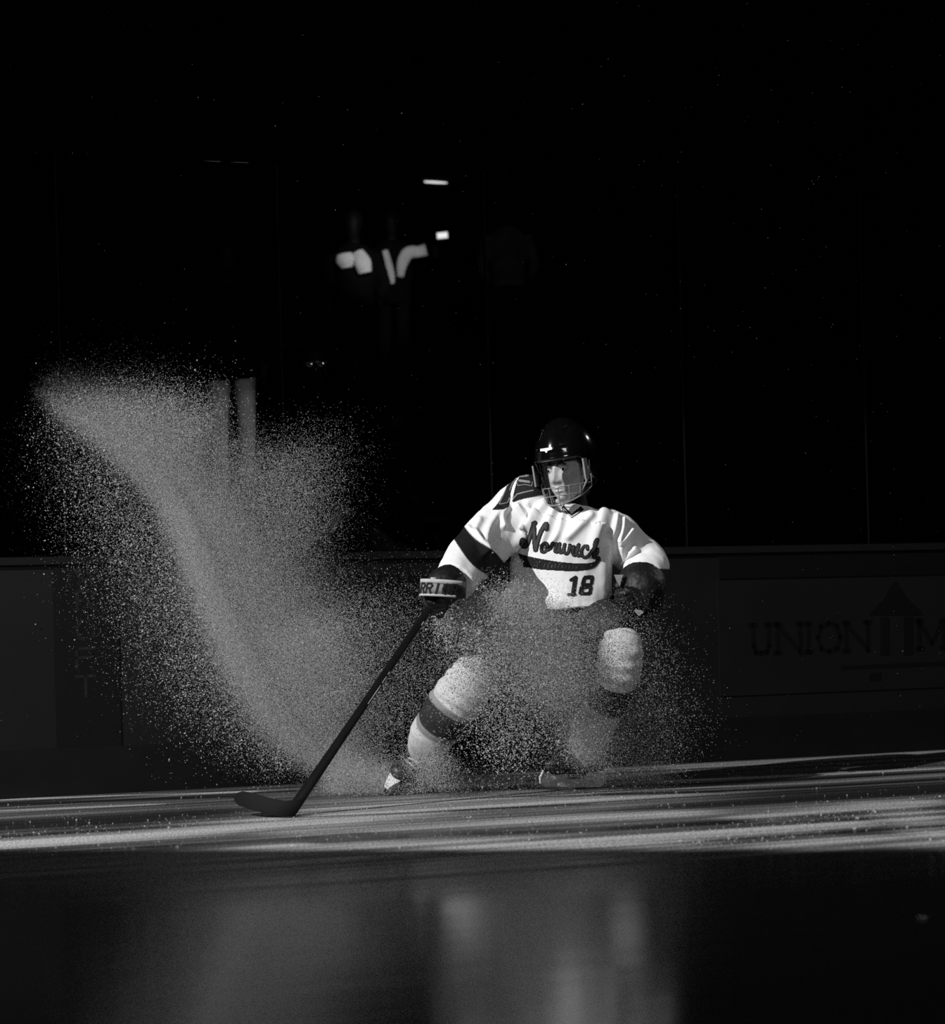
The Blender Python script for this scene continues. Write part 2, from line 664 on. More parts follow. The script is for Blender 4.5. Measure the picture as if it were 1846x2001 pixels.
snow = np.full(len(FV), .29)
for ln, w, k in (
        ([(-200, 1668), (0, 1650), (300, 1632), (600, 1606), (800, 1588)], .17, .75),
        ([(600, 1602), (800, 1575), (1000, 1565), (1250, 1558)], .42, .55),
        ([(930, 1658), (1200, 1640), (1400, 1626), (1650, 1612)], .15, .75),
        ([(560, 1655), (900, 1648), (1250, 1650)], .26, .5),
        ([(600, 1625), (900, 1608), (1300, 1590)], .2, .4),
        ([(1480, 1596), (1640, 1582), (1790, 1568)], .13, .55),
        ([(1740, 1572), (1800, 1610), (1870, 1640)], .16, .5),
        ([(1560, 1655), (1700, 1642), (1846, 1648)], .2, .4),
        ([(1100, 1508), (1500, 1490), (1900, 1462)], .14, .28),
        ([(1180, 1530), (1500, 1518), (1900, 1498)], .07, .6),
        ([(1180, 1545), (1500, 1534), (1900, 1512)], .05, .6),
        ([(-100, 1566), (200, 1556), (480, 1547)], .05, .7),
        ([(-100, 1588), (200, 1576), (300, 1572)], .05, .4),
        ([(860, 1520), (1000, 1512), (1100, 1508)], .08, .3)):
    snow = np.maximum(snow, .25 + k * streak(ln, w))
for ln, w, k in (
        ([(565, 1598), (760, 1590), (923, 1582), (1140, 1572)], .035, .8),
        ([(640, 1645), (900, 1630), (1150, 1622), (1420, 1608)], .075, .85),
        ([(300, 1655), (500, 1645), (700, 1630)], .06, .7),
        ([(1180, 1538), (1500, 1526), (1900, 1505)], .045, .9),
        ([(1180, 1552), (1500, 1542), (1900, 1520)], .05, .9),
        ([(1000, 1557), (1180, 1554), (1400, 1548)], .04, .6),
        ([(840, 1533), (1000, 1527), (1070, 1524)], .06, .8),
        ([(870, 1548), (1000, 1542), (1075, 1540)], .05, .8),
        ([(0, 1572), (200, 1565), (460, 1556)], .08, .8),
        ([(0, 1615), (200, 1605), (420, 1590)], .25, .75),
        ([(1350, 1570), (1600, 1552), (1900, 1535)], .3, .6),
        ([(1660, 1625), (1750, 1618), (1900, 1612)], .12, .6),
        ([(-50, 1490), (400, 1480), (700, 1475)], .3, .8)):
    snow *= 1 - k * streak(ln, w)
floor = link_mesh('floor', FV, FF, M['ice'], None, False, snow)
tag(floor, kind='structure')


def bbox(s0, s1, n0, n1, z0, z1, name, m, parent=None, smooth=False):
    gg = Geo().box(B((s0 + s1) / 2, (n0 + n1) / 2, (z0 + z1) / 2), (abs(s1 - s0) / 2, abs(n1 - n0) / 2, abs(z1 - z0) / 2), RB)
    return gg.obj(name, m, parent, smooth)


wb = tag(bbox(-14, 14, 0.0, 0.12, 0.0, 1.04, 'wall_far', M['board']), kind='structure')
bbox(-14, 14, -0.012, -0.0005, 0.0, 0.215, 'kick_plate', M['kick'], wb)
bbox(-14, 14, -0.02, 0.14, 1.0402, 1.075, 'cap_rail', M['cap'], wb)
# shielding glass in panes between slim posts
sa_, sb_ = on_board(132, 1040)[0], on_board(1345, 820)[0]
seams = [sa_ + k * (sb_ - sa_) / 3 for k in range(-3, 8)]
for i, s in enumerate(seams[:-1]):
    w = tag(bbox(s + .007, seams[i + 1] - .007, 0.055, 0.067, 1.076, 2.9, f'window_{i+1}', M['glass']), kind='structure')
for i, s in enumerate(seams):
    tag(bbox(s - .003, s + .003, 0.05, 0.072, 1.076, 2.9, f'trim_{i+1}', M['stanchion']), kind='structure')

# stands
st0, TREAD, RISE = 1.1, 0.95, 0.23


def row(k): return st0 + k * TREAD, 0.85 + k * RISE


g = Geo()
for k in range(14):
    n0, z1 = row(k)
    g.box(B(0, (n0 + st0 + 13.9) / 2, z1 - RISE / 2 if k else z1 / 2), (14, (st0 + 13.9 - n0) / 2, RISE / 2 - .0001 if k else z1 / 2), RB)
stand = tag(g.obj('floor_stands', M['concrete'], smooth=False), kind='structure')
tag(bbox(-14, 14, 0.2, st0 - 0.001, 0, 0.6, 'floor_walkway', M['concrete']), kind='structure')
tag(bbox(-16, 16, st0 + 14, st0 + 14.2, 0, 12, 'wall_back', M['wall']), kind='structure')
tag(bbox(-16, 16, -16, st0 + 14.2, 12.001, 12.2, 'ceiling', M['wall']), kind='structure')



# ------------------------------------------------------------------ stroke letters (plain sans and slab)
FONT = {
    'U': [[(0, 1), (0, .25), (.15, .03), (.5, 0), (.85, .03), (1, .25), (1, 1)]],
    'N': [[(0, 0), (0, 1), (1, 0), (1, 1)]],
    'I': [[(.5, 0), (.5, 1)]],
    'O': [[(.5, 1), (.15, .9), (0, .5), (.15, .1), (.5, 0), (.85, .1), (1, .5), (.85, .9), (.5, 1)]],
    'M': [[(0, 0), (0, 1), (.5, .2), (1, 1), (1, 0)]],
    'C': [[(1, .85), (.6, 1), (.15, .9), (0, .5), (.15, .1), (.6, 0), (1, .15)]],
    'R': [[(0, 0), (0, 1), (.75, 1), (1, .78), (.75, .52), (0, .52)], [(.5, .52), (1, 0)]],
    'F': [[(0, 0), (0, 1), (1, 1)], [(0, .52), (.75, .52)]],
    'T': [[(.5, 0), (.5, 1)], [(0, 1), (1, 1)]],
    'A': [[(0, 0), (.5, 1), (1, 0)], [(.2, .38), (.8, .38)]],
    'W': [[(0, 1), (.25, 0), (.5, .8), (.75, 0), (1, 1)]],
}
SERIF = {'U': [(0, 1), (1, 1)], 'N': [(0, 0), (0, 1), (1, 1)], 'I': [(.5, 0), (.5, 1)], 'M': [(0, 0), (1, 0), (0, 1), (1, 1)]}


def flat_strokes(lines, w, toworld, thick):
    """raised flat lettering: each stroke a thin slab; lines in local (x, y), toworld(x, y, h) -> point"""
    g = Geo()
    for ln in lines:
        for (ax, ay), (bx, by) in zip(ln[:-1], ln[1:]):
            L = math.hypot(bx - ax, by - ay)
            if L < 1e-9: continue
            ux, uy = (bx - ax) / L, (by - ay) / L
            ex, ey = ux * w * .45, uy * w * .45
            px, py = -uy * w / 2, ux * w / 2
            q = [(ax - ex + px, ay - ey + py), (ax - ex - px, ay - ey - py), (bx + ex - px, by + ey - py), (bx + ex + px, by + ey + py)]
            vs = [toworld(x, y, 0) for x, y in q] + [toworld(x, y, thick) for x, y in q]
            g.add(vs, [(0, 1, 2, 3), (7, 6, 5, 4), (0, 4, 5, 1), (1, 5, 6, 2), (2, 6, 7, 3), (3, 7, 4, 0)])
    return g


def glyph(ch, x, y, w, h, serif=0):
    ls = [[(x + a * w, y + b * h) for a, b in s] for s in FONT[ch]]
    if serif:
        for a, b in SERIF.get(ch, []): ls.append([(x + a * w - serif, y + b * h), (x + a * w + serif, y + b * h)])
    return ls


def board_plate(name, x0, y0, x1, y1, m, label, cat):
    s0, za = on_board(x0, (y0 + y1) / 2)
    s1, _ = on_board(x1, (y0 + y1) / 2)
    xm = (x0 + min(x1, 1846)) / 2
    zt, zb = on_board(xm, y0)[1], on_board(xm, y1)[1]
    o = bbox(s0, s1, -0.006, -0.0003, zb, zt, name, m)
    return tag(o, label, cat), s0, s1, zb, zt


def bw(x, y, h): return B(x, -0.0063 - h, y)


# the pale insurance advert on the right
ad, s0, s1, zb, zt = board_plate('advertising_panel', 1403, 1132, 2100, 1352, M['ad_pale'],
                                 'pale advertising panel on rink boards with dark serif UNION lettering and peaked emblem', 'advertising panel')
hgt = on_board(1600, 1217)[1] - on_board(1600, 1272)[1]
for ch, xa, xb in (('U', 1471, 1500), ('N', 1518, 1562), ('I', 1570, 1586), ('O', 1597, 1640), ('N', 1652, 1694), ('M', 1795, 1842)):
    sa, z0 = on_board(xa, {1471: 1277}.get(xa, 1277 - (xa - 1471) * 0.028))
    sb, _ = on_board(xb, 1250)
    flat_strokes(glyph(ch, sa, z0, sb - sa, hgt, 0.016), 0.024, bw, 0.001).obj('letter', M['ad_ink'], ad, False)


def bpoly(pts, m, name, parent, h=0.001):
    q = [on_board(*p) for p in pts]
    g = Geo().add([bw(s, z, 0) for s, z in q] + [bw(s, z, h) for s, z in q],
                  [tuple(range(len(q))), tuple(range(2 * len(q) - 1, len(q) - 1, -1))] +
                  [(i, i + len(q), (i + 1) % len(q) + len(q), (i + 1) % len(q)) for i in range(len(q))])
    return g.obj(name, m, parent, False)


bpoly([(1744, 1136), (1750, 1136), (1772, 1170), (1802, 1198), (1802, 1203), (1697, 1203), (1697, 1198), (1724, 1172)], M['ad_ink'], 'emblem_peak', ad)
bpoly([(1718, 1207), (1736, 1206), (1736, 1280), (1718, 1281)], M['ad_ink'], 'emblem_column', ad)
bpoly([(1764, 1206), (1782, 1205), (1782, 1280), (1764, 1280)], M['ad_ink'], 'emblem_column', ad)
bpoly([(1642, 1301), (2080, 1282), (2080, 1291), (1642, 1309)], M['ad_ink'], 'ruled_line', ad)
bpoly([(1697, 1316), (1720, 1315), (1720, 1330), (1697, 1331)], M['ad_ink'], 'emblem_square', ad)
hd, s0, s1, zb, zt = board_plate('header_strip', 1403, 1074, 2100, 1127, M['ad_dark'],
                                 'long black advertising strip above the pale UNION panel, under the cap rail', 'advertising strip')
# narrow black advert on the left
ad2, s0, s1, zb, zt = board_plate('advertising_panel', 106, 1100, 232, 1470, M['ad_dark'],
                                  'narrow black upright advertising panel with faint stacked letters', 'advertising panel')
for ch, ya, yb in (('C', 1098, 1136), ('R', 1155, 1193), ('O', 1211, 1251), ('F', 1267, 1305), ('T', 1321, 1361)):
    sa, za = on_board(150, yb)
    sb, zb_ = on_board(184, ya)
    flat_strokes(glyph(ch, sa, za, sb - sa, zb_ - za), 0.014, bw, 0.001).obj('letter', M['ad_faint'], ad2, False)
ad3, s0, s1, zb, zt = board_plate('advertising_panel', 615, 1122, 1000, 1252, M['ad_dark'],
                                  'wide black advertising panel behind the skater and the snow plume', 'advertising panel')
bpoly([(640, 1160), (760, 1156), (760, 1172), (640, 1176)], M['ad_faint'], 'faint_stripe', ad3)
bpoly([(690, 1206), (830, 1200), (830, 1216), (690, 1222)], M['ad_faint'], 'faint_stripe', ad3)

# ------------------------------------------------------------------ the skater
SKD = 10.0
ROOT = G(950, 1548)
person = None

# --- head frame
HS = 1.13
HC = W(1108, 921, 10.0)
yaw, pitch, roll = math.radians(33), math.radians(7), math.radians(4)
Fd = Vector((-math.sin(yaw) * math.cos(pitch), -math.cos(yaw) * math.cos(pitch), -math.sin(pitch)))
Ld = Vector((math.cos(yaw), -math.sin(yaw), math.sin(roll))).normalized()      # her left
Ud = Ld.cross(Fd) * -1
Ud = Fd.cross(Ld)
if Ud.z < 0: Ud = -Ud
Ud.normalize()
Ld = (Ld - Ld.dot(Fd) * Fd - Ld.dot(Ud) * Ud).normalized()
HR = Matrix((Ld, Fd, Ud)).transposed()      # columns: left, forward, up


def H(l, f, u): return HC + HR @ Vector((l, f, u)) * HS


def head_shape(nu=150, nv=110):
    vs, fs = [], []
    for j in range(nv + 1):
        th = math.pi * j / nv
        for i in range(nu):
            ph = 2 * math.pi * i / nu
            l, f, u = math.sin(th) * math.sin(ph), math.sin(th) * math.cos(ph), math.cos(th)
            L, Fw, Uu = 0.074 * l, (0.092 if f > 0 else 0.098) * f, 0.118 * u
            if u < 0:
                k = (-u) ** 1.4
                L *= 1 - 0.30 * k
                Fw = Fw * (1 - 0.05 * k) + 0.02 * k * (1 if f > -.2 else 0.3)
            if f > 0:
                # flatter face plane
                Fw = 0.088 * (f ** 0.72)
                if u < 0: Fw += 0.012 * (-u) ** 1.2

                def gss(l0, u0, sl, su): return math.exp(-((L - l0) / sl) ** 2 - ((Uu - u0) / su) ** 2)
                d = 0.0
                d += 0.014 * gss(0, 0.006, 0.0085, 0.022)
                d += 0.023 * gss(0, -0.024, 0.0105, 0.017)
                for sg in (-1, 1):
                    d += 0.009 * gss(sg * 0.013, -0.031, 0.007, 0.008)
                    d -= 0.016 * gss(sg * 0.032, 0.012, 0.018, 0.012)
                    d += 0.006 * gss(sg * 0.030, 0.032, 0.022, 0.008)
                    d += 0.006 * gss(sg * 0.044, -0.022, 0.020, 0.018)
                    d -= 0.004 * gss(sg * 0.022, -0.045, 0.008, 0.012)
                d += 0.007 * gss(0, -0.0555, 0.019, 0.0055)
                d += 0.008 * gss(0, -0.0685, 0.017, 0.0060)
                d -= 0.006 * gss(0, -0.0622, 0.021, 0.0022)
                d -= 0.004 * gss(0, -0.078, 0.018, 0.006)
                d += 0.011 * gss(0, -0.098, 0.020, 0.014)
                Fw += d * min(1, f * 3)
            vs.append(H(L, Fw, Uu))
    for j in range(nv):
        for i in range(nu):
            k = (i + 1) % nu
            fs.append((j * nu + i, j * nu + k, (j + 1) * nu + k, (j + 1) * nu + i))
    fs.append(tuple(range(nu)))
    fs.append(tuple(nv * nu + i for i in range(nu - 1, -1, -1)))
    return vs, fs


def hand_parts(wrist, knuck, palm_n, grip_axis, curl, s=1.0, thick=1.0):
    """palm with four bent fingers and a thumb. wrist -> knuck: palm direction; palm_n: way the palm faces"""
    d = (knuck - wrist).normalized()
    pn = (palm_n - palm_n.dot(d) * d).normalized()
    side = d.cross(pn)
    parts = []
    L = 0.095 * s
    parts.append(loft([wrist - d * .02 * s, wrist + d * L * .3, wrist + d * L * .75, wrist + d * L],
                      [.028 * s * thick, .038 * s * thick, .044 * s * thick, .04 * s * thick],
                      [.018 * s * thick, .019 * s * thick, .018 * s * thick, .014 * s * thick], ref=pn, rings=20, seg=20))
    lens = (0.074, 0.084, 0.078, 0.062)
    for k in range(4):
        off = side * (-0.033 + 0.022 * k) * s
        p0 = wrist + d * (L * 0.9 - abs(k - 1.2) * .004 * s) + off
        ang, p, pts = 0.25 * curl, p0 - d * .015 * s, []
        pts.append(p)
        pts.append(p0)
        p = p0
        for j, frac in enumerate((.48, .3, .24)):
            ang += curl * (0.95, 1.1, 0.7)[j]
            dd = d * math.cos(ang) + pn * math.sin(ang)
            p = p + dd * lens[k] * frac * s
            pts.append(p)
        r = [.0105 * s * thick] * 3 + [.0095 * s * thick, .008 * s * thick]
        parts.append(loft(pts, r, ref=side, rings=24, seg=12))
    t0 = wrist + d * .025 * s - side * .03 * s
    t1 = t0 + (d * .5 - side * .75 + pn * .35).normalized() * .04 * s
    t2 = t1 + (d * .75 - side * .1 + pn * .75).normalized() * .032 * s
    t3 = t2 + (d * .6 + side * .35 + pn * .8).normalized() * .026 * s
    parts.append(loft([t0, t1, t2, t3], [.014 * s * thick, .0125 * s * thick, .0115 * s * thick, .009 * s * thick], ref=side, rings=20, seg=12))
    return parts


# --- joints
sh_r, el_r, wr_r = W(1018, 982, 10.12), W(922, 1082, 9.90), W(868, 1152, 9.62)
sh_l, el_l, wr_l = W(1196, 1032, 10.05), W(1263, 1098, 10.14), W(1252, 1148, 9.93)
hip_r, kn_r, an_r = W(1052, 1215, 10.22), W(925, 1325, 9.90), W(832, 1466, 10.16)
hip_l, kn_l, an_l = W(1138, 1215, 10.20), W(1213, 1268, 9.84), W(1137, 1488, 10.08)
neck0, neck1 = W(1112, 1000, 10.06), W(1108, 955, 10.04)
hand_r1 = W(846, 1190, 9.79)
hand_l1 = W(1228, 1182, 9.82)
CN = Vector((-math.sin(math.radians(27)), -math.cos(math.radians(27)), 0.05)).normalized()   # chest normal

# stick line
heel = G(568, 1594) + Vector((0, 0, 0.012))
grip = W(837, 1192, 9.55)
sdir = (grip - heel).normalized()
butt = grip + sdir * 0.11

body_parts = [head_shape()]
body_parts.append(loft([neck0 + Vector((0, 0, -.06)), neck0, neck1, HC + HR @ Vector((0, -.02, -.03))], [.07, .06, .057, .06], [.07, .06, .058, .06], rings=16))
body_parts.append(loft([W(1095, 1220, 10.2), W(1093, 1160, 10.15), W(1096, 1090, 10.1), W(1102, 1030, 10.08), neck0],
                       [.15, .135, .15, .165, .06], [.11, .10, .12, .11, .06], ref=CN, rings=30))
for a, b, c in ((sh_r, el_r, wr_r), (sh_l, el_l, wr_l)):
    body_parts.append(loft([a, a.lerp(b, .5), b, b.lerp(c, .4), c], [.06, .05, .042, .042, .03], rings=30, seg=20))
for a, b, c in ((hip_r, kn_r, an_r), (hip_l, kn_l, an_l)):
    body_parts.append(loft([a, a.lerp(b, .5), b, b.lerp(c, .35), c], [.10, .085, .062, .062, .042], rings=30, seg=20))
for ft in ((an_r, Vector((-.267, 10.17, .10)), Vector((-.31, 10.08, .09))), (an_l, Vector((.437, 10.08, .115)), Vector((.345, 10.045, .105)))):
    body_parts.append(loft(list(ft), [.040, .034, .026], [.040, .034, .024], ref=(.3, 0, 1), rings=14))
grip_n = (sdir.cross(wr_r - hand_r1)).normalized()
if grip_n.x > 0: grip_n = -grip_n
hpar_r = hand_parts(wr_r, wr_r + (grip + Vector((0.045, 0.01, 0.0)) - wr_r).normalized() * .1, Vector((-.8, -.25, -.2)), sdir, 1.0)
hpar_l = hand_parts(wr_l, hand_l1, Vector((-.8, .3, -.2)), sdir, 0.8)
body_parts += hpar_r + hpar_l
bv, bf = union(body_parts, 0.0034, 2, 0.4)
person = link_mesh('person', bv - np.array(ROOT), bf, M['skin'])
person.location = ROOT
bpy.context.view_layer.update()
tag(person, 'person braking on skates in white number 18 jersey, black helmet with clear face shield', 'person')


def part(name, v, f, m, attr=None, smooth=True, parent=None):
    return under(link_mesh(name, v, f, m, None, smooth, attr), parent or person)


def gpart(g, name, m, parent=None, smooth=True):
    o = g.obj(name, m, None, smooth)
    if parent is None or parent is person:
        return under(o, person)
    o.parent = parent
    o.matrix_parent_inverse = parent.matrix_world.inverted() if parent.matrix_world != Matrix.Identity(4) else Matrix.Translation(-ROOT + ROOT * 0)
    return o


def sub(o, parent):
    """sub-part under a part of the person (parts keep world coordinates in their mesh)"""
    o.parent = parent
    o.matrix_parent_inverse = Matrix.Identity(4)
    return o


# eyes, brows, lips
for sg in (-1, 1):
    c = H(sg * 0.032, 0.0705, 0.0115)
    e = gpart(Geo().ball(c, 0.0125 * HS), 'eye', M['eye'])
    gz = (Fd + Ld * -0.10).normalized()
    ir = Geo().ball(c + gz * 0.0106 * HS, (0.0058 * HS, 0.0058 * HS, 0.0032 * HS), gz.to_track_quat('Z', 'Y').to_matrix())
    sub(ir.obj('iris', M['iris']), e)
    br = loft([H(sg * .014, .0925, .028), H(sg * .03, .0915, .0335), H(sg * .048, .079, .029)], [.0035, .0042, .002], [.004, .004, .002], ref=Fd, rings=12, seg=8)
    part('eyebrow', *br, M['hair'])
# hair behind and under the helmet
hv, hf = loft([H(0, -.05, .06), H(0, -.085, 0), H(0, -.085, -.05), H(0.01, -.075, -.10)], [.06, .066, .055, .03], [.03, .03, .03, .02], ref=-Fd, rings=16)
part('hair', hv, hf, M['hair'])

# --- jersey
tors = loft([W(1094, 1192, 10.14), W(1093, 1165, 10.14), W(1095, 1125, 10.12), W(1097, 1080, 10.1), W(1101, 1045, 10.08), W(1104, 1015, 10.08), W(1107, 997, 10.07), W(1110, 982, 10.07)],
            [.225, .226, .228, .222, .220, .222, .185, .10], [.165, .165, .155, .155, .15, .14, .115, .085], ref=CN, rings=60, seg=56, power=2.3)
pad_r = Geo().ball(W(1036, 972, 10.12), (.105, .10, .10), nu=28, nv=18)
pad_l = Geo().ball(W(1178, 1028, 10.03), (.085, .09, .07), nu=28, nv=18)
arm_r = loft([W(1035, 965, 10.12), W(1005, 998, 10.11), W(962, 1046, 10.04), W(928, 1082, 9.90), W(905, 1110, 9.77), W(886, 1138, 9.66)],
             [.085, .104, .116, .108, .095, .088], [.085, .095, .095, .095, .09, .082], rings=50, seg=40, power=2.2)
arm_l = loft([W(1175, 1028, 10.04), W(1205, 1048, 10.06), W(1238, 1080, 10.1), W(1262, 1104, 10.09), W(1258, 1130, 10.0), W(1252, 1150, 9.93)],
             [.085, .098, .096, .098, .098, .095], [.09, .095, .10, .10, .095, .09], rings=50, seg=40)
tail = loft([W(1020, 1150, 10.1), W(1003, 1156, 10.06), W(986, 1163, 10.02)], [.055, .045, .022], [.035, .03, .012], rings=14, seg=20)
jv, jf = union([tors, (pad_r.v, pad_r.f), (pad_l.v, pad_l.f), arm_r, arm_l, tail], 0.0045, 22, 0.5)
# folds of the cloth
for it in range(1):
    nj = normals(jv, jf)
    px, py = to_px(jv)
    front = np.clip(-nj[:, 1] * 1.6 + 0.1, 0, 1)
    disp = np.zeros(len(jv))
    FOLDS = [  # line, half width px, height m
        ([(1066, 988), (1040, 1018), (1012, 1054), (1004, 1075)], 9, .020),
        ([(1090, 985), (1074, 1022), (1062, 1062)], 8, .018),
        ([(1100, 1004), (1092, 1040), (1076, 1064)], 6, .010),
        ([(1010, 990), (1022, 1010), (1026, 1030)], 6, .016),
        ([(1030, 985), (1042, 1005), (1052, 1010)], 6, .012),
        ([(1152, 1008), (1130, 1030), (1112, 1048)], 9, .012),
        ([(1180, 1000), (1166, 1040), (1158, 1070)], 14, .016),
        ([(1203, 1008), (1199, 1030), (1196, 1048)], 4, .014),
        ([(1216, 1016), (1215, 1036), (1210, 1056)], 4, .014),
        ([(1234, 1036), (1224, 1048), (1212, 1062)], 4, .013),
        ([(1214, 1070), (1218, 1095), (1222, 1110)], 6, .013),
        ([(1240, 1072), (1228, 1085), (1226, 1105)], 6, .010),
        ([(975, 1000), (952, 1040), (948, 1082)], 8, .012),
        ([(938, 1018), (930, 1040), (950, 1080)], 6, .009),
        ([(990, 992), (982, 1010), (984, 1028)], 6, .012),
        ([(915, 1030), (930, 1050), (945, 1082)], 5, .008),
        ([(1000, 1108), (1030, 1150), (1090, 1178)], 14, .008),
        ([(1190, 1070), (1180, 1120), (1186, 1180)], 14, .012),
    ]
    for line, w, h in FOLDS:
        d = seg_dist(px, py, smooth_line(line, 6))
        disp += 1.55 * h * np.exp(-(d / (w * .9)) ** 2) * front
    n1 = fbm(jv * np.array([1.0, 1.0, 0.55]), 9.0, 3)
    disp += 0.007 * n1
    jv = jv + nj * disp[:, None]
# colour of the knit: dark bands round both sleeves
px, py = to_px(jv)
tone = np.ones(len(jv))
sr = ((px - 916) * -0.73 + (py - 1032) * 0.68) / 455 - 0.012 * np.sin((px - 893) / 52 * 3.1)
band = sstep(sr, -.002, .002) * (1 - sstep(sr, .082, .086)) * (px < 985) * (sr < .2)
tone = tone * (1 - band * .992)
edge = sstep(sr, .088, .090) * (1 - sstep(sr, .094, .096)) * (px < 985)
lz = W(1250, 1113, 10.0).z
bl = sstep(jv[:, 2], lz + .003, lz - .003) * (px > 1206) * (jv[:, 2] < lz + .01)
tone = tone * (1 - bl * .992)
jersey = part('jersey', jv, jf, M['jersey'], tone)
JB = bvh_of(jv, jf)


def z7(pts): return [(980 + x / 7.69, 1000 + y / 7.69) for x, y in pts]


def z8(pts): return [(860 + x / 8.004, 900 + y / 8.004) for x, y in pts]


SCRIPT = [z7(p) for p in (
    [(372, 455), (345, 445), (310, 425), (298, 470), (325, 515), (370, 510), (405, 440), (440, 320), (470, 220), (500, 165)],
    [(478, 175), (490, 300), (495, 430), (512, 570)],
    [(512, 570), (545, 440), (590, 310), (635, 230), (668, 185), (672, 255)],
    [(598, 560), (608, 500), (650, 470), (690, 495), (684, 560), (645, 603), (606, 594), (598, 560)],
    [(690, 575), (735, 545), (765, 470), (800, 490), (830, 480), (815, 540), (800, 590), (835, 605)],
    [(835, 605), (860, 540), (875, 480), (865, 560), (880, 610), (915, 600), (935, 540), (950, 490), (935, 570), (955, 625), (995, 615), (1015, 560), (1025, 500)],
    [(1025, 500), (1060, 560), (1085, 520), (1065, 600), (1080, 645), (1115, 640), (1140, 570), (1158, 495)],
    [(1150, 500), (1120, 600), (1140, 655), (1180, 650)],
    [(1290, 560), (1290, 520), (1240, 520), (1200, 580), (1200, 650), (1250, 685), (1310, 650), (1360, 580)],
    [(1310, 650), (1380, 560), (1425, 470), (1440, 420), (1415, 430), (1395, 500), (1385, 600), (1380, 680)],
    [(1385, 640), (1420, 600), (1440, 560), (1430, 620), (1395, 660), (1420, 690), (1450, 690), (1462, 720)],
)]
SCRIPT = [smooth_line(s, 5) for s in SCRIPT]
big = {0, 1, 2}
sub(decal('lettering', M['letter_edge'], person, JB, [(s, 4.6 if i in big else 3.3) for i, s in enumerate(SCRIPT)], lift=.002), jersey)
lf = sub(decal('lettering_fill', M['letter_fill'], person, JB, [(s, 2.6 if i in big else 1.3) for i, s in enumerate(SCRIPT)], lift=.0032, step=.7), jersey)
SWOOSH = z7([(240, 620), (320, 645), (400, 668), (550, 700), (700, 727), (850, 750), (1000, 766), (1130, 775), (1250, 776), (1340, 765), (1395, 745), (1420, 715), (1390, 700), (1380, 680), (1430, 665), (1475, 700), (1465, 755), (1420, 815), (1360, 850), (1280, 872), (1150, 886), (1000, 888), (900, 884), (750, 875), (600, 865), (460, 845), (330, 825), (322, 770), (300, 720)])
sub(decal('banner_tail', M['letter_edge'], person, JB, polys=[SWOOSH], lift=.002), jersey)
marks = [(z7([(650 + k * 52 + 14, 770 + k * 6), (650 + k * 52 - 6, 830 + k * 3)]), .8) for k in range(10)]
marks += [(z7([(690 + k * 104 + 8, 772 + k * 12), (690 + k * 104 + 22, 832 + k * 6)]), .7) for k in range(5)]
sub(decal('banner_marks', M['letter_fill'], person, JB, marks, lift=.0034, step=.6), jersey)  # illegible strokes in place of the banner's small lettering
N1 = [(z7([(1040, 1025), (1105, 985)]), 3.2), (z7([(1108, 992), (1072, 1240)]), 4.3), (z7([(1000, 1243), (1105, 1243)]), 2.6)]
sub(decal('number', M['letter_edge'], person, JB, N1, [z7([(1212, 995), (1240, 958), (1365, 950), (1387, 980), (1372, 1080), (1350, 1108), (1366, 1132), (1350, 1230), (1318, 1252), (1180, 1253), (1152, 1226), (1170, 1132), (1196, 1108), (1186, 1085)])],
          [z7([(1262, 1015), (1330, 1010), (1322, 1068), (1252, 1072)]), z7([(1232, 1158), (1308, 1152), (1300, 1202), (1224, 1206)])], lift=.002, step=.7), jersey)
# shoulder yoke and sleeve panel on her right
YA = z8([(1075, 365), (1000, 500), (935, 620), (880, 700), (815, 772), (900, 770), (1000, 760), (1072, 712), (1090, 600), (1100, 500), (1130, 400), (1175, 300), (1120, 300)])
YB = z8([(1128, 640), (1140, 560), (1160, 470), (1200, 330), (1260, 230), (1330, 185), (1500, 180), (1600, 180), (1640, 400), (1640, 540), (1560, 540), (1480, 560), (1320, 590), (1220, 620), (1150, 650)])
sub(decal('shoulder_yoke', M['jersey_dark'], person, JB, polys=[YA, YB], lift=.002), jersey)
pale = [(z8([(1050, 400), (985, 560), (920, 690), (1050, 665), (1085, 590)]), .8), (z8([(1140, 600), (1200, 530), (1300, 500), (1450, 468)]), 1.2),
        (z8([(1090, 470), (1130, 370), (1190, 290), (1240, 225), (1330, 190)]), .7)]
sub(decal('yoke_piping', M['letter_grey'], person, JB, pale, lift=.0034, step=.7), jersey)
num = [(z8([(1240, 258), (1370, 245)]), 1.9), (z8([(1240, 320), (1390, 340)]), 2.2), (z8([(1200, 330), (1212, 395), (1330, 380), (1430, 400), (1440, 345)]), .7)]
sub(decal('sleeve_number', M['letter_grey'], person, JB, num, lift=.0034, step=.7), jersey)
# V collar
V1 = [(1076, 984), (1096, 1000), (1117, 1014), (1136, 1000), (1158, 990)]
sub(decal('collar', M['jersey_dark'], person, JB, polys=[[(1096, 993), (1117, 1012), (1141, 996), (1134, 990), (1117, 1004), (1101, 989)]], lift=.0022), jersey)
sub(decal('collar_piping', M['letter_pale'], person, JB, [([(1100, 994), (1117, 1010), (1131, 1000)], 1.1)], lift=.004, step=.6), jersey)

# undershirt up the neck
uv, uf = loft([W(1112, 1012, 10.04), W(1112, 990, 10.05), W(1111, 968, 10.05)], [.085, .08, .072], [.09, .085, .075], rings=12)
part('undershirt', uv, uf, M['jersey_dark'])

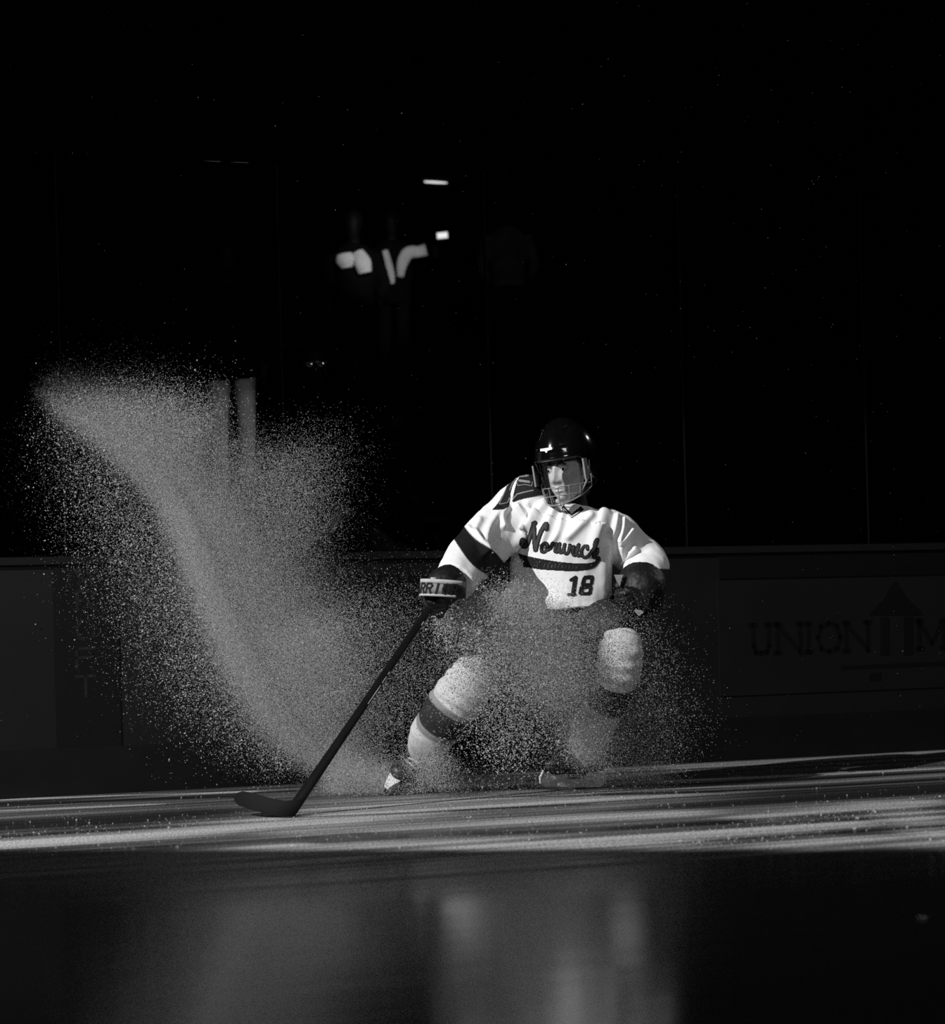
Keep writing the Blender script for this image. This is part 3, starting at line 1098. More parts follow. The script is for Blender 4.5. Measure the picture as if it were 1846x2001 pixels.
# --- pants
pl = [loft([W(1095, 1165, 10.14), W(1096, 1200, 10.17), W(1096, 1235, 10.2)], [.19, .20, .17], [.15, .165, .16], ref=CN, rings=14, seg=40)]
pl.append(loft([W(1055, 1205, 10.18), W(1015, 1240, 10.1), W(975, 1278, 9.98), W(945, 1308, 9.92)], [.14, .15, .142, .122], [.14, .14, .13, .115], rings=24, seg=36))
pl.append(loft([W(1135, 1205, 10.18), W(1165, 1222, 10.08), W(1195, 1242, 9.96), W(1213, 1256, 9.89)], [.14, .145, .135, .112], [.14, .14, .125, .10], rings=24, seg=36))
pv, pf = union(pl, 0.007, 8)
pn_ = normals(pv, pf)
pv = pv + pn_ * (0.010 * fbm(pv, 7.0, 3))[:, None]
part('pants', pv, pf, M['pants'])


# --- socks over shin pads
def sock(pts, r, bands, seed, rb=None):
    v, f = loft(pts, r, rb or r, rings=150, seg=56, power=2.15)
    v = np.array(v)
    f4 = [q for q in f if len(q) == 4]
    n = normals(v, np.array(f4))
    t = np.repeat(np.linspace(0, 1, 150), 56)
    th = np.tile(np.arange(56) / 56 * 2 * np.pi, 150)
    wr = np.sin(t * 70 + 2.2 * np.sin(th + seed) + 1.5 * np.sin(2 * th + t * 9)) * (0.0030 * (1 - sstep(t, .40, .55)) + .0005)
    wr += 0.004 * fbm(v, 14.0, 3)
    v = v + n * wr[:, None]
    tn = np.ones_like(t)
    for a, b, k in bands:
        s = sstep(t, a - .006, a + .006) * (1 - sstep(t, b - .006, b + .006))
        tn = tn * (1 - s) + k * s
    return part('sock', v, f, M['sock'], tn)


sock([W(935, 1308, 9.92), W(922, 1330, 9.90), W(893, 1366, 9.92), W(868, 1400, 9.95), W(846, 1434, 10.02), W(837, 1450, 10.08), W(832, 1464, 10.13)],
     [.092, .105, .108, .102, .097, .088, .076], [(.38, .42, .45), (.42, .555, .05), (.555, .59, .4)], 0.3)
sock([W(1213, 1250, 9.88), W(1213, 1275, 9.84), W(1208, 1310, 9.85), W(1195, 1350, 9.90), W(1166, 1405, 9.98), W(1148, 1450, 10.04), W(1137, 1488, 10.08)],
     [.080, .092, .094, .088, .092, .084, .056], [(.42, .58, .06)], 1.7)


# --- gloves
def glove(parts, cuff, radii, name='glove'):
    v, f = union(parts + [loft(cuff, radii, rings=16, seg=28)], 0.0035, 3)
    v = v + normals(v, f) * (0.002 * fbm(v, 40.0, 2))[:, None]
    return part(name, v, f, M['glove'])


gr_parts = hand_parts(wr_r, wr_r + (grip + Vector((0.045, 0.01, 0.0)) - wr_r).normalized() * .1, Vector((-.8, -.25, -.2)), sdir, 1.0, 1.04, 1.75)
ca, cb = W(888, 1130, 9.87), W(854, 1160, 9.80)
gl_r = glove(gr_parts, [W(884, 1132, 9.645), W(868, 1146, 9.60), W(855, 1160, 9.565)], [.070, .078, .062])
gl_parts = hand_parts(wr_l, hand_l1, Vector((-.8, .3, -.2)), sdir, 0.8, 1.04, 1.75)
gl_l = glove(gl_parts, [W(1254, 1138, 9.96), W(1250, 1155, 9.90), W(1238, 1172, 9.86)], [.102, .104, .07])
# brand band across the right glove: a curved strap in front of the cuff
bandc, bandaxis = W(866, 1152, 9.55), Vector((0.10, 0.05, 1)).normalized()
bx = Vector((1, 0.18, -0.10)).normalized()
by = bandaxis.cross(bx).normalized()
if by.y > 0: by = -by
BR = 0.096


def bandpt(a, h, r=BR):      # a: angle from facing the camera, h: height along the strap
    return bandc + (bx * math.sin(a) + by * math.cos(a) * .75) * r + bandaxis * h


def strap(a0, a1, h0, h1, r, n=40, th=.004):
    g = Geo()
    vs = []
    for i in range(n + 1):
        a = a0 + (a1 - a0) * i / n
        vs += [bandpt(a, h0, r), bandpt(a, h1, r), bandpt(a, h1, r - th), bandpt(a, h0, r - th)]
    fs = []
    for i in range(n):
        for k in range(4):
            fs.append((4 * i + k, 4 * i + (k + 1) % 4, 4 * i + 4 + (k + 1) % 4, 4 * i + 4 + k))
    fs += [(3, 2, 1, 0), (4 * n, 4 * n + 1, 4 * n + 2, 4 * n + 3)]
    return g.add(vs, fs)


sb = sub(strap(-1.5, 1.2, -.034, .036, BR, th=.03).obj('cuff_band', M['glove']), gl_r)
sub(strap(-1.45, 0.75, .018, .036, BR + .0035, th=.003).obj('cuff_trim', M['glove_band']), gl_r)
sub(strap(-1.45, 0.45, -.034, -.024, BR + .0035, th=.003).obj('cuff_trim', M['glove_band']), gl_r)
pal = strap(-1.45, -0.12, -.024, .018, BR + .002, th=.002)
sub(pal.obj('cuff_panel', M['letter_grey']), gl_r)
WORD = 'WARRIOR'
gl = Geo()
for k, ch in enumerate(WORD):
    x = -2.02 + k * 0.37
    for ln in FONT[ch]:
        n = [(x + a * .26 + b * .07, -.022 + b * .039) for a, b in ln]
        for (ax, ay), (bx_, by_) in zip(n[:-1], n[1:]):
            L = math.hypot((bx_ - ax) * BR, by_ - ay)
            ux, uy = (bx_ - ax) * BR / L, (by_ - ay) / L
            w = .0042
            q = [(ax - uy * w / BR - ux * .003 / BR, ay + ux * w - uy * .003), (ax + uy * w / BR - ux * .003 / BR, ay - ux * w - uy * .003),
                 (bx_ + uy * w / BR + ux * .003 / BR, by_ - ux * w + uy * .003), (bx_ - uy * w / BR + ux * .003 / BR, by_ + ux * w + uy * .003)]
            gl.add([bandpt(a, h, BR + .0045) for a, h in q] + [bandpt(a, h, BR + .001) for a, h in q],
                   [(0, 1, 2, 3), (7, 6, 5, 4), (0, 4, 5, 1), (1, 5, 6, 2), (2, 6, 7, 3), (3, 7, 4, 0)])
sub(gl.obj('cuff_lettering', M['letter_edge'], None, False), gl_r)
tg = Geo().box(W(847, 1131, 9.53), (.012, .004, .006))
sub(tg.obj('wrist_tab', M['glove_band']), gl_r)
# pale edges of the left glove
rimp = [W(1245 + 50 * math.cos(a), 1158 + 46 * math.sin(a), 9.97 - .04 * math.sin(a)) for a in np.linspace(-1.15, 1.45, 12)]
rv, rf = loft(rimp, [.010, .013, .014, .014, .014, .014, .014, .014, .014, .013, .012, .010], [.02] * 12, rings=40, seg=12)
sub(link_mesh('cuff_edge', rv, rf, M['grey_cloth']), gl_l)
for pts in ([(1200, 1123), (1218, 1123), (1214, 1132), (1211, 1146), (1205, 1136)], [(1238, 1192), (1250, 1191), (1258, 1196), (1248, 1204)]):
    q = [W(x, y, 9.83) for x, y in pts]
    n = len(q)
    g = Geo().add(q + [p + Vector((0, .02, 0)) for p in q], [tuple(range(n)), tuple(range(2 * n - 1, n - 1, -1))] + [(i, i + n, (i + 1) % n + n, (i + 1) % n) for i in range(n)])
    sub(g.obj('glove_tag', M['letter_grey'], None, False), gl_l)


# --- skates
def skate(toe_dir, base, lean, lift, bank=0.0):
    """base: blade middle on the ice; toe_dir heading; lean tilts nose up"""
    d = Vector(toe_dir).normalized()
    up = Vector((0, 0, 1))
    sd = d.cross(up).normalized()
    up = (up + sd * bank).normalized()
    sd = d.cross(up).normalized()
    R = Matrix((d, sd, up)).transposed() @ Matrix.Rotation(-lean, 3, 'Y')

    def P(x, y, z): return Vector(base) + R @ Vector((x, y, z)) + Vector((0, 0, lift))
    # boot
    foot = loft([P(-.125, 0, .125), P(-.10, 0, .122), P(-.03, 0, .118), P(.05, 0, .112), P(.11, 0, .106), P(.15, 0, .104)],
                [.026, .040, .042, .050, .048, .026], [.04, .048, .046, .042, .036, .022], ref=R @ Vector((0, 0, 1)), rings=36, seg=32, power=2.4)
    ank = loft([P(-.055, 0, .10), P(-.06, 0, .14), P(-.055, 0, .18), P(-.045, 0, .21)], [.046, .045, .048, .056], [.058, .056, .058, .064], ref=R @ Vector((1, 0, 0)), rings=24, seg=32)
    v, f = union([foot, ank], .004, 5)
    b = part('skate', v, f, M['boot'])
    # toe cap
    tc = loft([P(.085, 0, .108), P(.12, 0, .106), P(.157, 0, .104)], [.052, .050, .022], [.042, .038, .018], ref=R @ Vector((0, 0, 1)), rings=14, seg=28, power=2.3)
    sub(link_mesh('toe_cap', tc[0], tc[1], M['boot']), b)
    # blade holder with front and rear posts
    prof_o = [(-.135, .022), (-.145, .05), (-.128, .09), (-.05, .09), (-.035, .052), (.04, .048), (.055, .088), (.135, .088), (.16, .05), (.158, .026), (.14, .014), (-.12, .014)]
    g = Geo()
    n = len(prof_o)

    def wid(z): return .010 + .022 * max(0, (z - .03) / .06)
    L_ = [P(x, -wid(z), z) for x, z in prof_o]
    R_ = [P(x, wid(z), z) for x, z in prof_o]
    tri = [(0, 1, 2, 3, 4, 11), (4, 5, 10, 11), (5, 6, 7, 8, 9, 10)]
    g.add(L_ + R_, [t for t in tri] + [tuple(i + n for i in reversed(t)) for t in tri] + [(i, (i + 1) % n, (i + 1) % n + n, i + n) for i in range(n)])
    sub(g.obj('blade_holder', M['white_plastic'], None, False), b)
    # dark gap between the posts is open; steel runner under
    st = [(-.15, .02), (-.14, .016), (.14, .016), (.165, .024), (.16, .006), (.13, 0.0), (-.12, 0.0), (-.148, .006)]
    g = Geo()
    n = len(st)
    g.add([P(x, -.0018, z) for x, z in st] + [P(x, .0018, z) for x, z in st], [tuple(range(n)), tuple(range(2 * n - 1, n - 1, -1))] + [(i, (i + 1) % n, (i + 1) % n + n, i + n) for i in range(n)])
    sub(g.obj('runner', M['steel'], None, False), b)
    # laces
    for k in range(6):
        x = .005 + .014 * (5 - k) - .05 * 0
        z = .15 + .018 * k
        xx = .06 - .014 * k
        lv, lf_ = loft([P(xx, -.03, z - .006), P(xx + .012, 0, z + .004), P(xx, .03, z - .006)], [.004] * 3, rings=10, seg=8)
        sub(link_mesh('lace', lv, lf_, M['lace']), b)
    return b


skate((-0.42, -0.90, 0), G(766, 1553) + Vector((0.02, 0.10, 0)), 0.10, 0.0, -0.72)
skate((-0.93, -0.37, 0), G(1120, 1543), 0.06, 0.0, -0.18)

# --- helmet and face shield
def helmet_shell():
    nu, nv = 96, 40
    vs, fs = [], []
    for j in range(nv + 1):
        for i in range(nu):
            ph = 2 * math.pi * i / nu          # 0 = front
            cf = math.cos(ph)
            low = 0.050 if cf > .55 else (0.050 - (0.55 - cf) / .55 * 0.085 if cf > 0 else -0.035 - 0.03 * (-cf))
            uc, ru = 0.040, 0.152
            thmax = math.acos(max(-0.75, min(0.95, (low - uc) / ru)))
            th = max(1e-3, thmax * j / nv)
            l = 0.107 * math.sin(th) * math.sin(ph)
            f = (0.126 if cf > 0 else 0.138) * math.sin(th) * cf - 0.008
            u = uc + ru * math.cos(th)
            # raised centre ridge, side flutes, brow lip
            a = abs(l)
            k = 1 + 0.035 * math.exp(-(a / .035) ** 2) * (1 if u > .08 else .3) - 0.022 * math.exp(-((a - .055) / .013) ** 2) * (u > .09)
            if j == nv: k += .02
            vs.append(H(l * k, f * k, uc + (u - uc) * (1 + (k - 1) * .8)))
    for j in range(nv):
        for i in range(nu):
            k = (i + 1) % nu
            fs.append((j * nu + i, j * nu + k, (j + 1) * nu + k, (j + 1) * nu + i))
    return vs, fs


hv, hf = helmet_shell()
helmet = part('helmet', hv, hf, M['helmet'])
so = helmet.modifiers.new('thick', 'SOLIDIFY')
so.thickness = 0.010
so.offset = -1
for sg in (-1, 1):
    g = Geo()
    for k in range(3):
        th = .55 + .22 * k
        c = H(sg * .050, -.008 + .118 * math.sin(th) * .8 - .02 * k, .04 + .150 * math.cos(th) - .002)
        g.ball(c, (.006, .020, .005), HR, 12, 8)
    sub(g.obj('vent', M['helmet_foam']), helmet)
stk = [(-.026, .098), (.026, .098), (.026, .089), (.006, .087), (.002, .080), (-.002, .080), (-.006, .087), (-.026, .089)]
q = [H(l, .1275 - .10 * max(0, (u - .05)) - 1.8 * l * l + .006, u) for l, u in stk]
n = len(q)
g = Geo().add(q + [p - Fd * .012 for p in q], [tuple(range(n)), tuple(range(2 * n - 1, n - 1, -1))] + [(i, i + n, (i + 1) % n + n, (i + 1) % n) for i in range(n)])
sub(g.obj('front_badge', M['sticker'], None, False), helmet)


def vis(a, u, r=0.0):     # wrap-round face shield, a: azimuth from the nose
    k = max(0, -(u + .01) / .13)
    rf, rl = .126 - .008 * k ** 2, .098 - .026 * k ** 2
    return H((rl + r) * math.sin(a), (rf + r) * math.cos(a) - .008, u)


def vsheet(a0, a1, u0, u1, n=40, m_=14, fn=None):
    vs, fs = [], []
    for j in range(m_ + 1):
        for i in range(n + 1):
            a = a0 + (a1 - a0) * i / n
            t = j / m_
            lo = u0 + (0.050 * (abs(a) / 1.5) ** 2 if fn else 0)
            vs.append(vis(a, lo + (u1 - lo) * t))
    for j in range(m_):
        for i in range(n):
            k = j * (n + 1) + i
            fs.append((k, k + 1, k + n + 2, k + n + 1))
    return vs, fs


shv, shf = vsheet(-1.5, 1.5, -.118, .050, 60, 22, True)
shield = part('face_shield', shv, shf, M['clear'])
so = shield.modifiers.new('thick', 'SOLIDIFY')
so.thickness = .003


def wire(pts, r, name, m, parent):
    v, f = loft(pts, [r] * len(pts), rings=max(14, 4 * len(pts)), seg=10)
    return sub(link_mesh(name, v, f, m), parent)


def ulow(a): return -.118 + 0.050 * (abs(a) / 1.5) ** 2


AA = np.linspace(-1.5, 1.5, 15)
wire([vis(a, .050, .003) for a in AA], .0028, 'shield_rim', M['clear_frame'], shield)
wire([vis(a, ulow(a), .003) for a in AA], .0034, 'shield_rim', M['clear_frame'], shield)
for a in (-1.5, 1.5): wire([vis(a, u, .003) for u in np.linspace(ulow(a), .05, 5)], .0032, 'shield_rim', M['clear_frame'], shield)
for u in (-.052, -.084): wire([vis(a, u, .004) for a in AA if u > ulow(a)], .0022, 'cage_bar', M['wire'], shield)
for a in (-1.0, -.6, -.2, .2, .6, 1.0): wire([vis(a, u, .004) for u in np.linspace(ulow(a), -.052, 5)], .0022, 'cage_bar', M['wire'], shield)
for sg in (-1, 1):
    wire([H(sg * .110, .02, .03), H(sg * .104, .03, -.03), H(sg * .072, .06, -.09), H(sg * .04, .085, -.112)], .005, 'chin_strap', M['letter_grey'] if sg > 0 else M['jersey_dark'], helmet)
    g = Geo().box(H(sg * .110, .050, .0), (.004, .014, .045), HR)
    sub(g.obj('side_bracket', M['clear_frame'], None, False), helmet)

# ------------------------------------------------------------------ the stick
stick = empty('hockey_stick', heel)
tag(stick, 'black hockey stick gripped in the right glove, blade flat on the ice', 'hockey stick')
wdir = sdir.cross(Vector((0, 1, 0))).normalized()
sv, sf = loft([heel + sdir * .01, heel + sdir * .12, heel + sdir * .4, heel + sdir * .8, butt], [.022, .021, .0175, .0165, .0165], [.011, .012, .012, .012, .012], ref=(0, -1, 0), rings=40, seg=20, power=4)
under(link_mesh('shaft', sv, sf, M['shaft']), stick)
g = Geo()
tv, tf = loft([butt - sdir * .03, butt, butt + sdir * .012], [.019, .020, .015], [.015, .016, .012], rings=10, seg=16)
under(link_mesh('butt_tape', tv, tf, M['letter_grey']), stick)
for a, b in ((.56, .66), (.67, .705), (.715, .73), (.98, 1.0)):  # pale strips stand in for the thin highlight along the shaft
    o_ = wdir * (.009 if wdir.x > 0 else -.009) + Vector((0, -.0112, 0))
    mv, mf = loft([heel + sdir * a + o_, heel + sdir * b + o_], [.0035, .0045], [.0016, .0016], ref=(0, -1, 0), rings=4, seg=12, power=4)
    under(link_mesh('shaft_glint', mv, mf, M['shaft_glint']), stick)
# blade: curved paddle from heel to toe
toe = G(470, 1576)
toe = W(466, 1566, 9.22)
hb = heel + Vector((-.01, 0, 0))
cr = []
BL = [((596, 1556), (574, 1600), 9.01), ((578, 1563), (558, 1599), 9.0), ((555, 1565), (535, 1594), 9.0), ((525, 1559), (510, 1588), 9.02), ((495, 1550), (487, 1581), 9.06), ((474, 1546), (467, 1574), 9.11), ((464, 1549), (458, 1566), 9.15), ((460, 1554), (457, 1560), 9.17)]
pts, hh, tt = [], [], []
vs, fs = [], []
for (tx, ty), (bx_, by_), d in BL:
    tp, bp_ = W(tx, ty, d + .005), W(bx_, by_, d)
    for y in (-.006, .006):
        vs += [tp + Vector((0, y, 0)), bp_ + Vector((0, y, 0))]
for i in range(len(BL) - 1):
    a, b = 4 * i, 4 * i + 4
    fs += [(a, a + 1, b + 1, b), (a + 2, b + 2, b + 3, a + 3), (a, b, b + 2, a + 2), (a + 1, a + 3, b + 3, b + 1)]
fs += [(0, 2, 3, 1), (b, b + 1, b + 3, b + 2)]
bl = under(link_mesh('blade', vs, fs, M['tape']), stick)
bv_ = bl.modifiers.new('bev', 'BEVEL')
bv_.width = .003
bv_.segments = 2


# ------------------------------------------------------------------ spectators and the stands
def spectator(px, py_head, d, label, pose='stand', top='dark_cloth', legs='dark_cloth', height=1.72, arm=None, glasses=False, turn=0.0, pale=()):
    # seat or stand the figure on the row of the stands nearest to depth d
    tall = 1.60 if pose == 'stand' else 1.14
    best = None
    for k in range(14):
        n0, z0 = row(k)
        e = Vector((0, 0, CH))
        dr = W(px, py_head, 1.0) - e
        p = e + dr * ((OB + NB * (n0 + TREAD * .5) - e).dot(NB) / dr.dot(NB))
        sc = (p.z - z0) / tall
        c = abs(sc - height / 1.72)
        if best is None or c < best[0]: best = (c, p, sc)
    head, s = best[1], best[2]
    x, y, z = head
    R = Matrix.Rotation(turn, 3, 'Z')

    def Q(a, b, c): return head + R @ Vector((a, b, c)) * s
    hipz = -.78 if pose == 'stand' else -.72
    base = Vector((x, y, z - (1.60 if pose == 'stand' else 1.14) * s))
    bp_ = [loft([Q(0, 0, -.13), Q(0, -.005, -.05), Q(0, -.008, .03), Q(0, .0, .11)], [.045, .062, .075, .045], [.05, .085, .095, .06], rings=16, seg=20),
           loft([Q(0, .02, -.24), Q(0, .015, -.08)], [.06, .055], rings=6, seg=16)]
    hands = [Q(-.22, -.12, -.72), Q(.22, -.12, -.72)]
    if pose == 'sit': hands = [Q(-.14, -.42, -.66), Q(.14, -.42, -.66)]
    if arm: hands[1] = Q(*arm)
    for k, sg in enumerate((-1, 1)):
        h = hands[k]
        bp_.append(loft([h + Vector((0, 0, .05)), h, h + Vector((0, -.02, -.08))], [.03, .038, .02], [.03, .025, .015], rings=8, seg=12))
    bp_.append(loft([Q(0, .02, -.7), Q(0, .02, -.24)], [.13, .15], [.1, .1], rings=8, seg=20))
    v, f = union(bp_, .012, 3)
    root = link_mesh('person', v - np.array(base), f, M['dim_skin'])
    root.location = base
    bpy.context.view_layer.update()
    tag(root, label, 'person')
    tp = [loft([Q(0, .02, hipz), Q(0, .02, -.55), Q(0, .015, -.33), Q(0, .015, -.22), Q(0, .015, -.16)], [.17, .175, .20, .15, .07], [.13, .13, .13, .11, .07], rings=24, seg=28)]
    for k, sg in enumerate((-1, 1)):
        h = hands[k]
        sh = Q(sg * .19, .02, -.26)
        el = sh.lerp(h, .5) + Vector((sg * .06, .05, -.05)) * s
        tp.append(loft([sh, sh.lerp(el, .5), el, el.lerp(h, .6), h], [.07, .065, .058, .05, .045], rings=20, seg=16))
    v, f = union(tp, .014, 3)
    v = v + normals(v, f) * (.012 * fbm(v, 7, 2))[:, None]
    under(link_mesh('jacket', v, f, M[top]), root)
    lp = []
    if pose == 'stand':
        for sg in (-1, 1):
            lp.append(loft([Q(sg * .08, .02, hipz + .05), Q(sg * .088, .01, -1.1), Q(sg * .09, .02, -1.52)], [.075, .058, .05], rings=16, seg=18))
            fo = loft([Q(sg * .1, .03, -1.56), Q(sg * .1, -.1, -1.57)], [.045, .04], [.04, .03], ref=(0, 0, 1), rings=8, seg=14)
            under(link_mesh('shoe', *fo, M['dark_cloth']), root)
    else:
        for sg in (-1, 1):
            lp.append(loft([Q(sg * .09, .03, hipz), Q(sg * .11, -.2, hipz + .02), Q(sg * .12, -.44, hipz - .02), Q(sg * .12, -.46, -.92), Q(sg * .12, -.45, -1.08)], [.1, .09, .075, .065, .06], ref=(1, 0, 0), rings=20, seg=18))
            fo = loft([Q(sg * .12, -.42, -1.1), Q(sg * .12, -.56, -1.11)], [.045, .04], [.04, .03], ref=(0, 0, 1), rings=8, seg=14)
            under(link_mesh('shoe', *fo, M['dark_cloth']), root)
    for lv, lf_ in lp if pose == 'stand' else [union(lp, .014, 2)]:
        under(link_mesh('trouser_leg' if pose == 'stand' else 'trousers', lv, lf_, M[legs]), root)
    for k, (pts_, rr_) in enumerate(pale):
        under(link_mesh('sleeve' if k else 'shirt', *loft([Q(*p_) for p_ in pts_], rr_, [q_ * .6 for q_ in rr_], rings=24, seg=18), M['pale_cloth']), root)
    hr = Geo().ball(Q(0, .025, .05), (.086 * s, .10 * s, .085 * s), R, 20, 12)
    under(hr.obj('hair', M['dark_cloth']), root)
    if glasses:
        fr = [loft([Q(-.07, -.075, .012), Q(-.03, -.112, .012), Q(.03, -.112, .012), Q(.07, -.075, .012)], [.005] * 4, rings=14, seg=8)]
        gg = under(link_mesh('glasses', *fr[0], M['lens']), root)
        for sg in (-1, 1):
            ln = Geo().ball(Q(sg * .033, -.105, .0), (.024 * s, .004 * s, .017 * s), R, 16, 10)
            under(ln.obj('spectacle_lens', M['lens']), root)
    return root, base, s


def seat_under(base, s, label):
    r = empty('stadium_seat', base)
    tag(r, label, 'seat', 'tip-up seats in the dark stands')
    Z = lambda a, b, c: base + RB @ Vector((a, b, c))
    under(Geo().box(Z(0, -.02, .36 * s), (.22, .22, .02), RB).obj('seat_pan', M['seat'], None, False), r)
    under(Geo().box(Z(0, .22, .58 * s), (.22, .02, .2), RB).obj('seat_back', M['seat'], None, False), r)
    for sg in (-1, 1): under(Geo().box(Z(sg * .2, .05, .17 * s), (.02, .16, .17 * s), RB).obj('leg', M['seat'], None, False), r)


spectator(446, 505, 14.4, 'person standing behind the glass in dark jacket and pale trousers, above the snow plume', 'stand', 'dark_cloth', 'trousers', 1.74)
r, b, s = spectator(618, 716, 15.2, 'seated spectator in dark clothes with glasses, right of the pale-trousered person', 'sit', glasses=True)
seat_under(b, s, 'dark seat holding the spectator with glasses')
r, b, s = spectator(772, 832, 15.2, 'small seated spectator in dark clothes, left of the skater helmet', 'sit', height=1.25)
seat_under(b, s, 'dark seat holding the small spectator left of the helmet')
spectator(690, 440, 24.0, 'distant spectator with pale shirt showing in an open dark jacket, left of the strip lamp', 'stand', height=1.7,
          pale=[([(-.08, -.135, -.28), (-.07, -.145, -.34), (-.06, -.14, -.40)], [.07, .085, .05]), ([(.04, -.14, -.26), (.08, -.16, -.36), (.10, -.15, -.45)], [.05, .075, .06])])
spectator(764, 436, 24.0, 'distant spectator with narrow pale shirt strip and one pale sleeve held out, under the lamps', 'stand', height=1.7, arm=(.42, -.25, -.31),
          pale=[([(-.06, -.14, -.28), (-.04, -.15, -.40), (-.01, -.15, -.52), (.0, -.14, -.60)], [.028, .04, .035, .02]),
                ([(.08, -.16, -.54), (.10, -.19, -.42), (.16, -.21, -.325), (.26, -.22, -.315), (.33, -.22, -.30)], [.03, .05, .06, .052, .058])])
spectator(990, 412, 20.0, 'spectator standing high in the stands in a grey top, above the helmet', 'stand', 'grey_cloth', height=1.75)

# lamps on the back wall
L1 = empty('strip_lamp', W(850, 356, 23.5))
tag(L1, 'short lit strip lamp high at the back of the stands', 'lamp')
p0, p1 = W(829, 355, 23.5), W(873, 357.5, 23.5)
v, f = loft([p0, p0.lerp(p1, .5), p1], [.007, .010, .006], rings=12, seg=12)
under(link_mesh('lamp_tube', v, f, M['tube']), L1)
under(Geo().box(p0.lerp(p1, .5) + Vector((0, .04, .035)), (.15, .03, .016)).obj('lamp_housing', M['lamp_body'], None, False), L1)
L2 = empty('wall_lamp', W(864, 460, 23.5))
tag(L2, 'small lit box lamp below the strip lamp', 'lamp')
under(Geo().box(W(864, 460, 23.5), (.052, .02, .026), Matrix.Rotation(-.08, 3, 'Y')).obj('lamp_face', M['lampglow'], None, False), L2)
under(Geo().box(W(864, 460, 23.53), (.062, .008, .034), Matrix.Rotation(-.08, 3, 'Y')).obj('lamp_housing', M['lamp_body'], None, False), L2)
# added spots without a visible lamp: one brightens the pale trousers, one the distant shirts
spot('trouser_fill_spot', W(900, 300, 13.2), W(448, 850, 15.3), 45, math.radians(15), 0.7, 0.05)
spot('stand_fill_spot', W(870, 300, 18.2), W(728, 520, 21.3), 130, math.radians(24), 0.6, 0.05)


# ------------------------------------------------------------------ flying ice
TET = np.array([(1, 1, 1), (1, -1, -1), (-1, 1, -1), (-1, -1, 1)], float) / math.sqrt(3)
TETF = np.array([(0, 1, 2), (0, 3, 1), (0, 2, 3), (1, 3, 2)])


def rot_batch(n):
    q = rng.normal(size=(n, 4))
    q /= np.linalg.norm(q, axis=1)[:, None]
    w, x, y, z = q.T
    return np.stack([1 - 2 * (y * y + z * z), 2 * (x * y - z * w), 2 * (x * z + y * w),
                     2 * (x * y + z * w), 1 - 2 * (x * x + z * z), 2 * (y * z - x * w),
                     2 * (x * z - y * w), 2 * (y * z + x * w), 1 - 2 * (x * x + y * y)], 1).reshape(n, 3, 3)


def shards(name, P, r, m, squash=0.7):
    n = len(P)
    R = rot_batch(n)
    sc = np.ones((n, 1, 3))
    sc[:, 0, 0] = rng.uniform(1.0, 1.6, n)
    sc[:, 0, 1] = rng.uniform(squash, 1.0, n)
    V = TET[None] * sc * r[:, None, None]
    V = np.einsum('nij,nkj->nki', R, V) + P[:, None, :]
    Fc = (TETF[None] + 4 * np.arange(n)[:, None, None]).reshape(-1, 3)
    return link_mesh(name, V.reshape(-1, 3), Fc, m, None, False)


def plume(line, count, size, skew=None):
    """line: (px, py, depth, width m, depth spread m) along the jet; widths are one sigma"""
    L = np.array([list(W(a, b, d)) + [w, e] for a, b, d, w, e in line])
    C = catmull([l for l in L], 200)
    wgt = np.linalg.norm(np.gradient(C[:, :3], axis=0), axis=1) * C[:, 3]
    cdf = np.cumsum(wgt) / wgt.sum()
    t = np.interp(rng.random(count), cdf, np.arange(200))
    i = np.clip(t.astype(int), 0, 198)
    u = (t - i)[:, None]
    c = C[i] * (1 - u) + C[i + 1] * u
    T = C[np.minimum(i + 1, 199), :3] - C[i, :3]
    T[:, 1] = 0
    T /= np.linalg.norm(T, axis=1)[:, None]
    Nn = np.stack([-T[:, 2], np.zeros(count), T[:, 0]], 1)     # across the jet, in its own plane
    a = rng.normal(size=count)
    if skew is not None:
        a = np.where(a > 0, a * skew[0], a * skew[1])
    P = c[:, :3] + Nn * (a * c[:, 3])[:, None]
    P += T * (rng.normal(size=count) * c[:, 3] * .5)[:, None]
    P[:, 1] += rng.normal(size=count) * c[:, 4]
    r = size * np.exp(rng.normal(size=count) * .35)
    ok = P[:, 2] > 0.004
    return P[ok], r[ok]


CORE = [(95, 765, 10.75, .05, .10), (170, 815, 10.7, .065, .11), (260, 875, 10.65, .075, .12), (345, 950, 10.6, .085, .12), (400, 1050, 10.55, .10, .12),
        (455, 1180, 10.5, .11, .12), (515, 1300, 10.45, .115, .12), (590, 1410, 10.4, .10, .11), (650, 1490, 10.35, .06, .09)]
K = 1.0
sets = []
sets.append(plume(CORE, int(860000 * K), .00105, (1.15, .7)))
# coarse grains thrown off the outer edge
OUT = [(110, 800, 10.7, .10, .12), (180, 900, 10.65, .16, .12), (260, 1010, 10.6, .18, .12), (330, 1140, 10.55, .18, .12), (400, 1280, 10.5, .17, .12), (480, 1400, 10.45, .13, .12), (570, 1490, 10.4, .06, .10)]
sets.append(plume(OUT, 16000, .0024))
sets.append(plume(OUT, 45000, .0013))
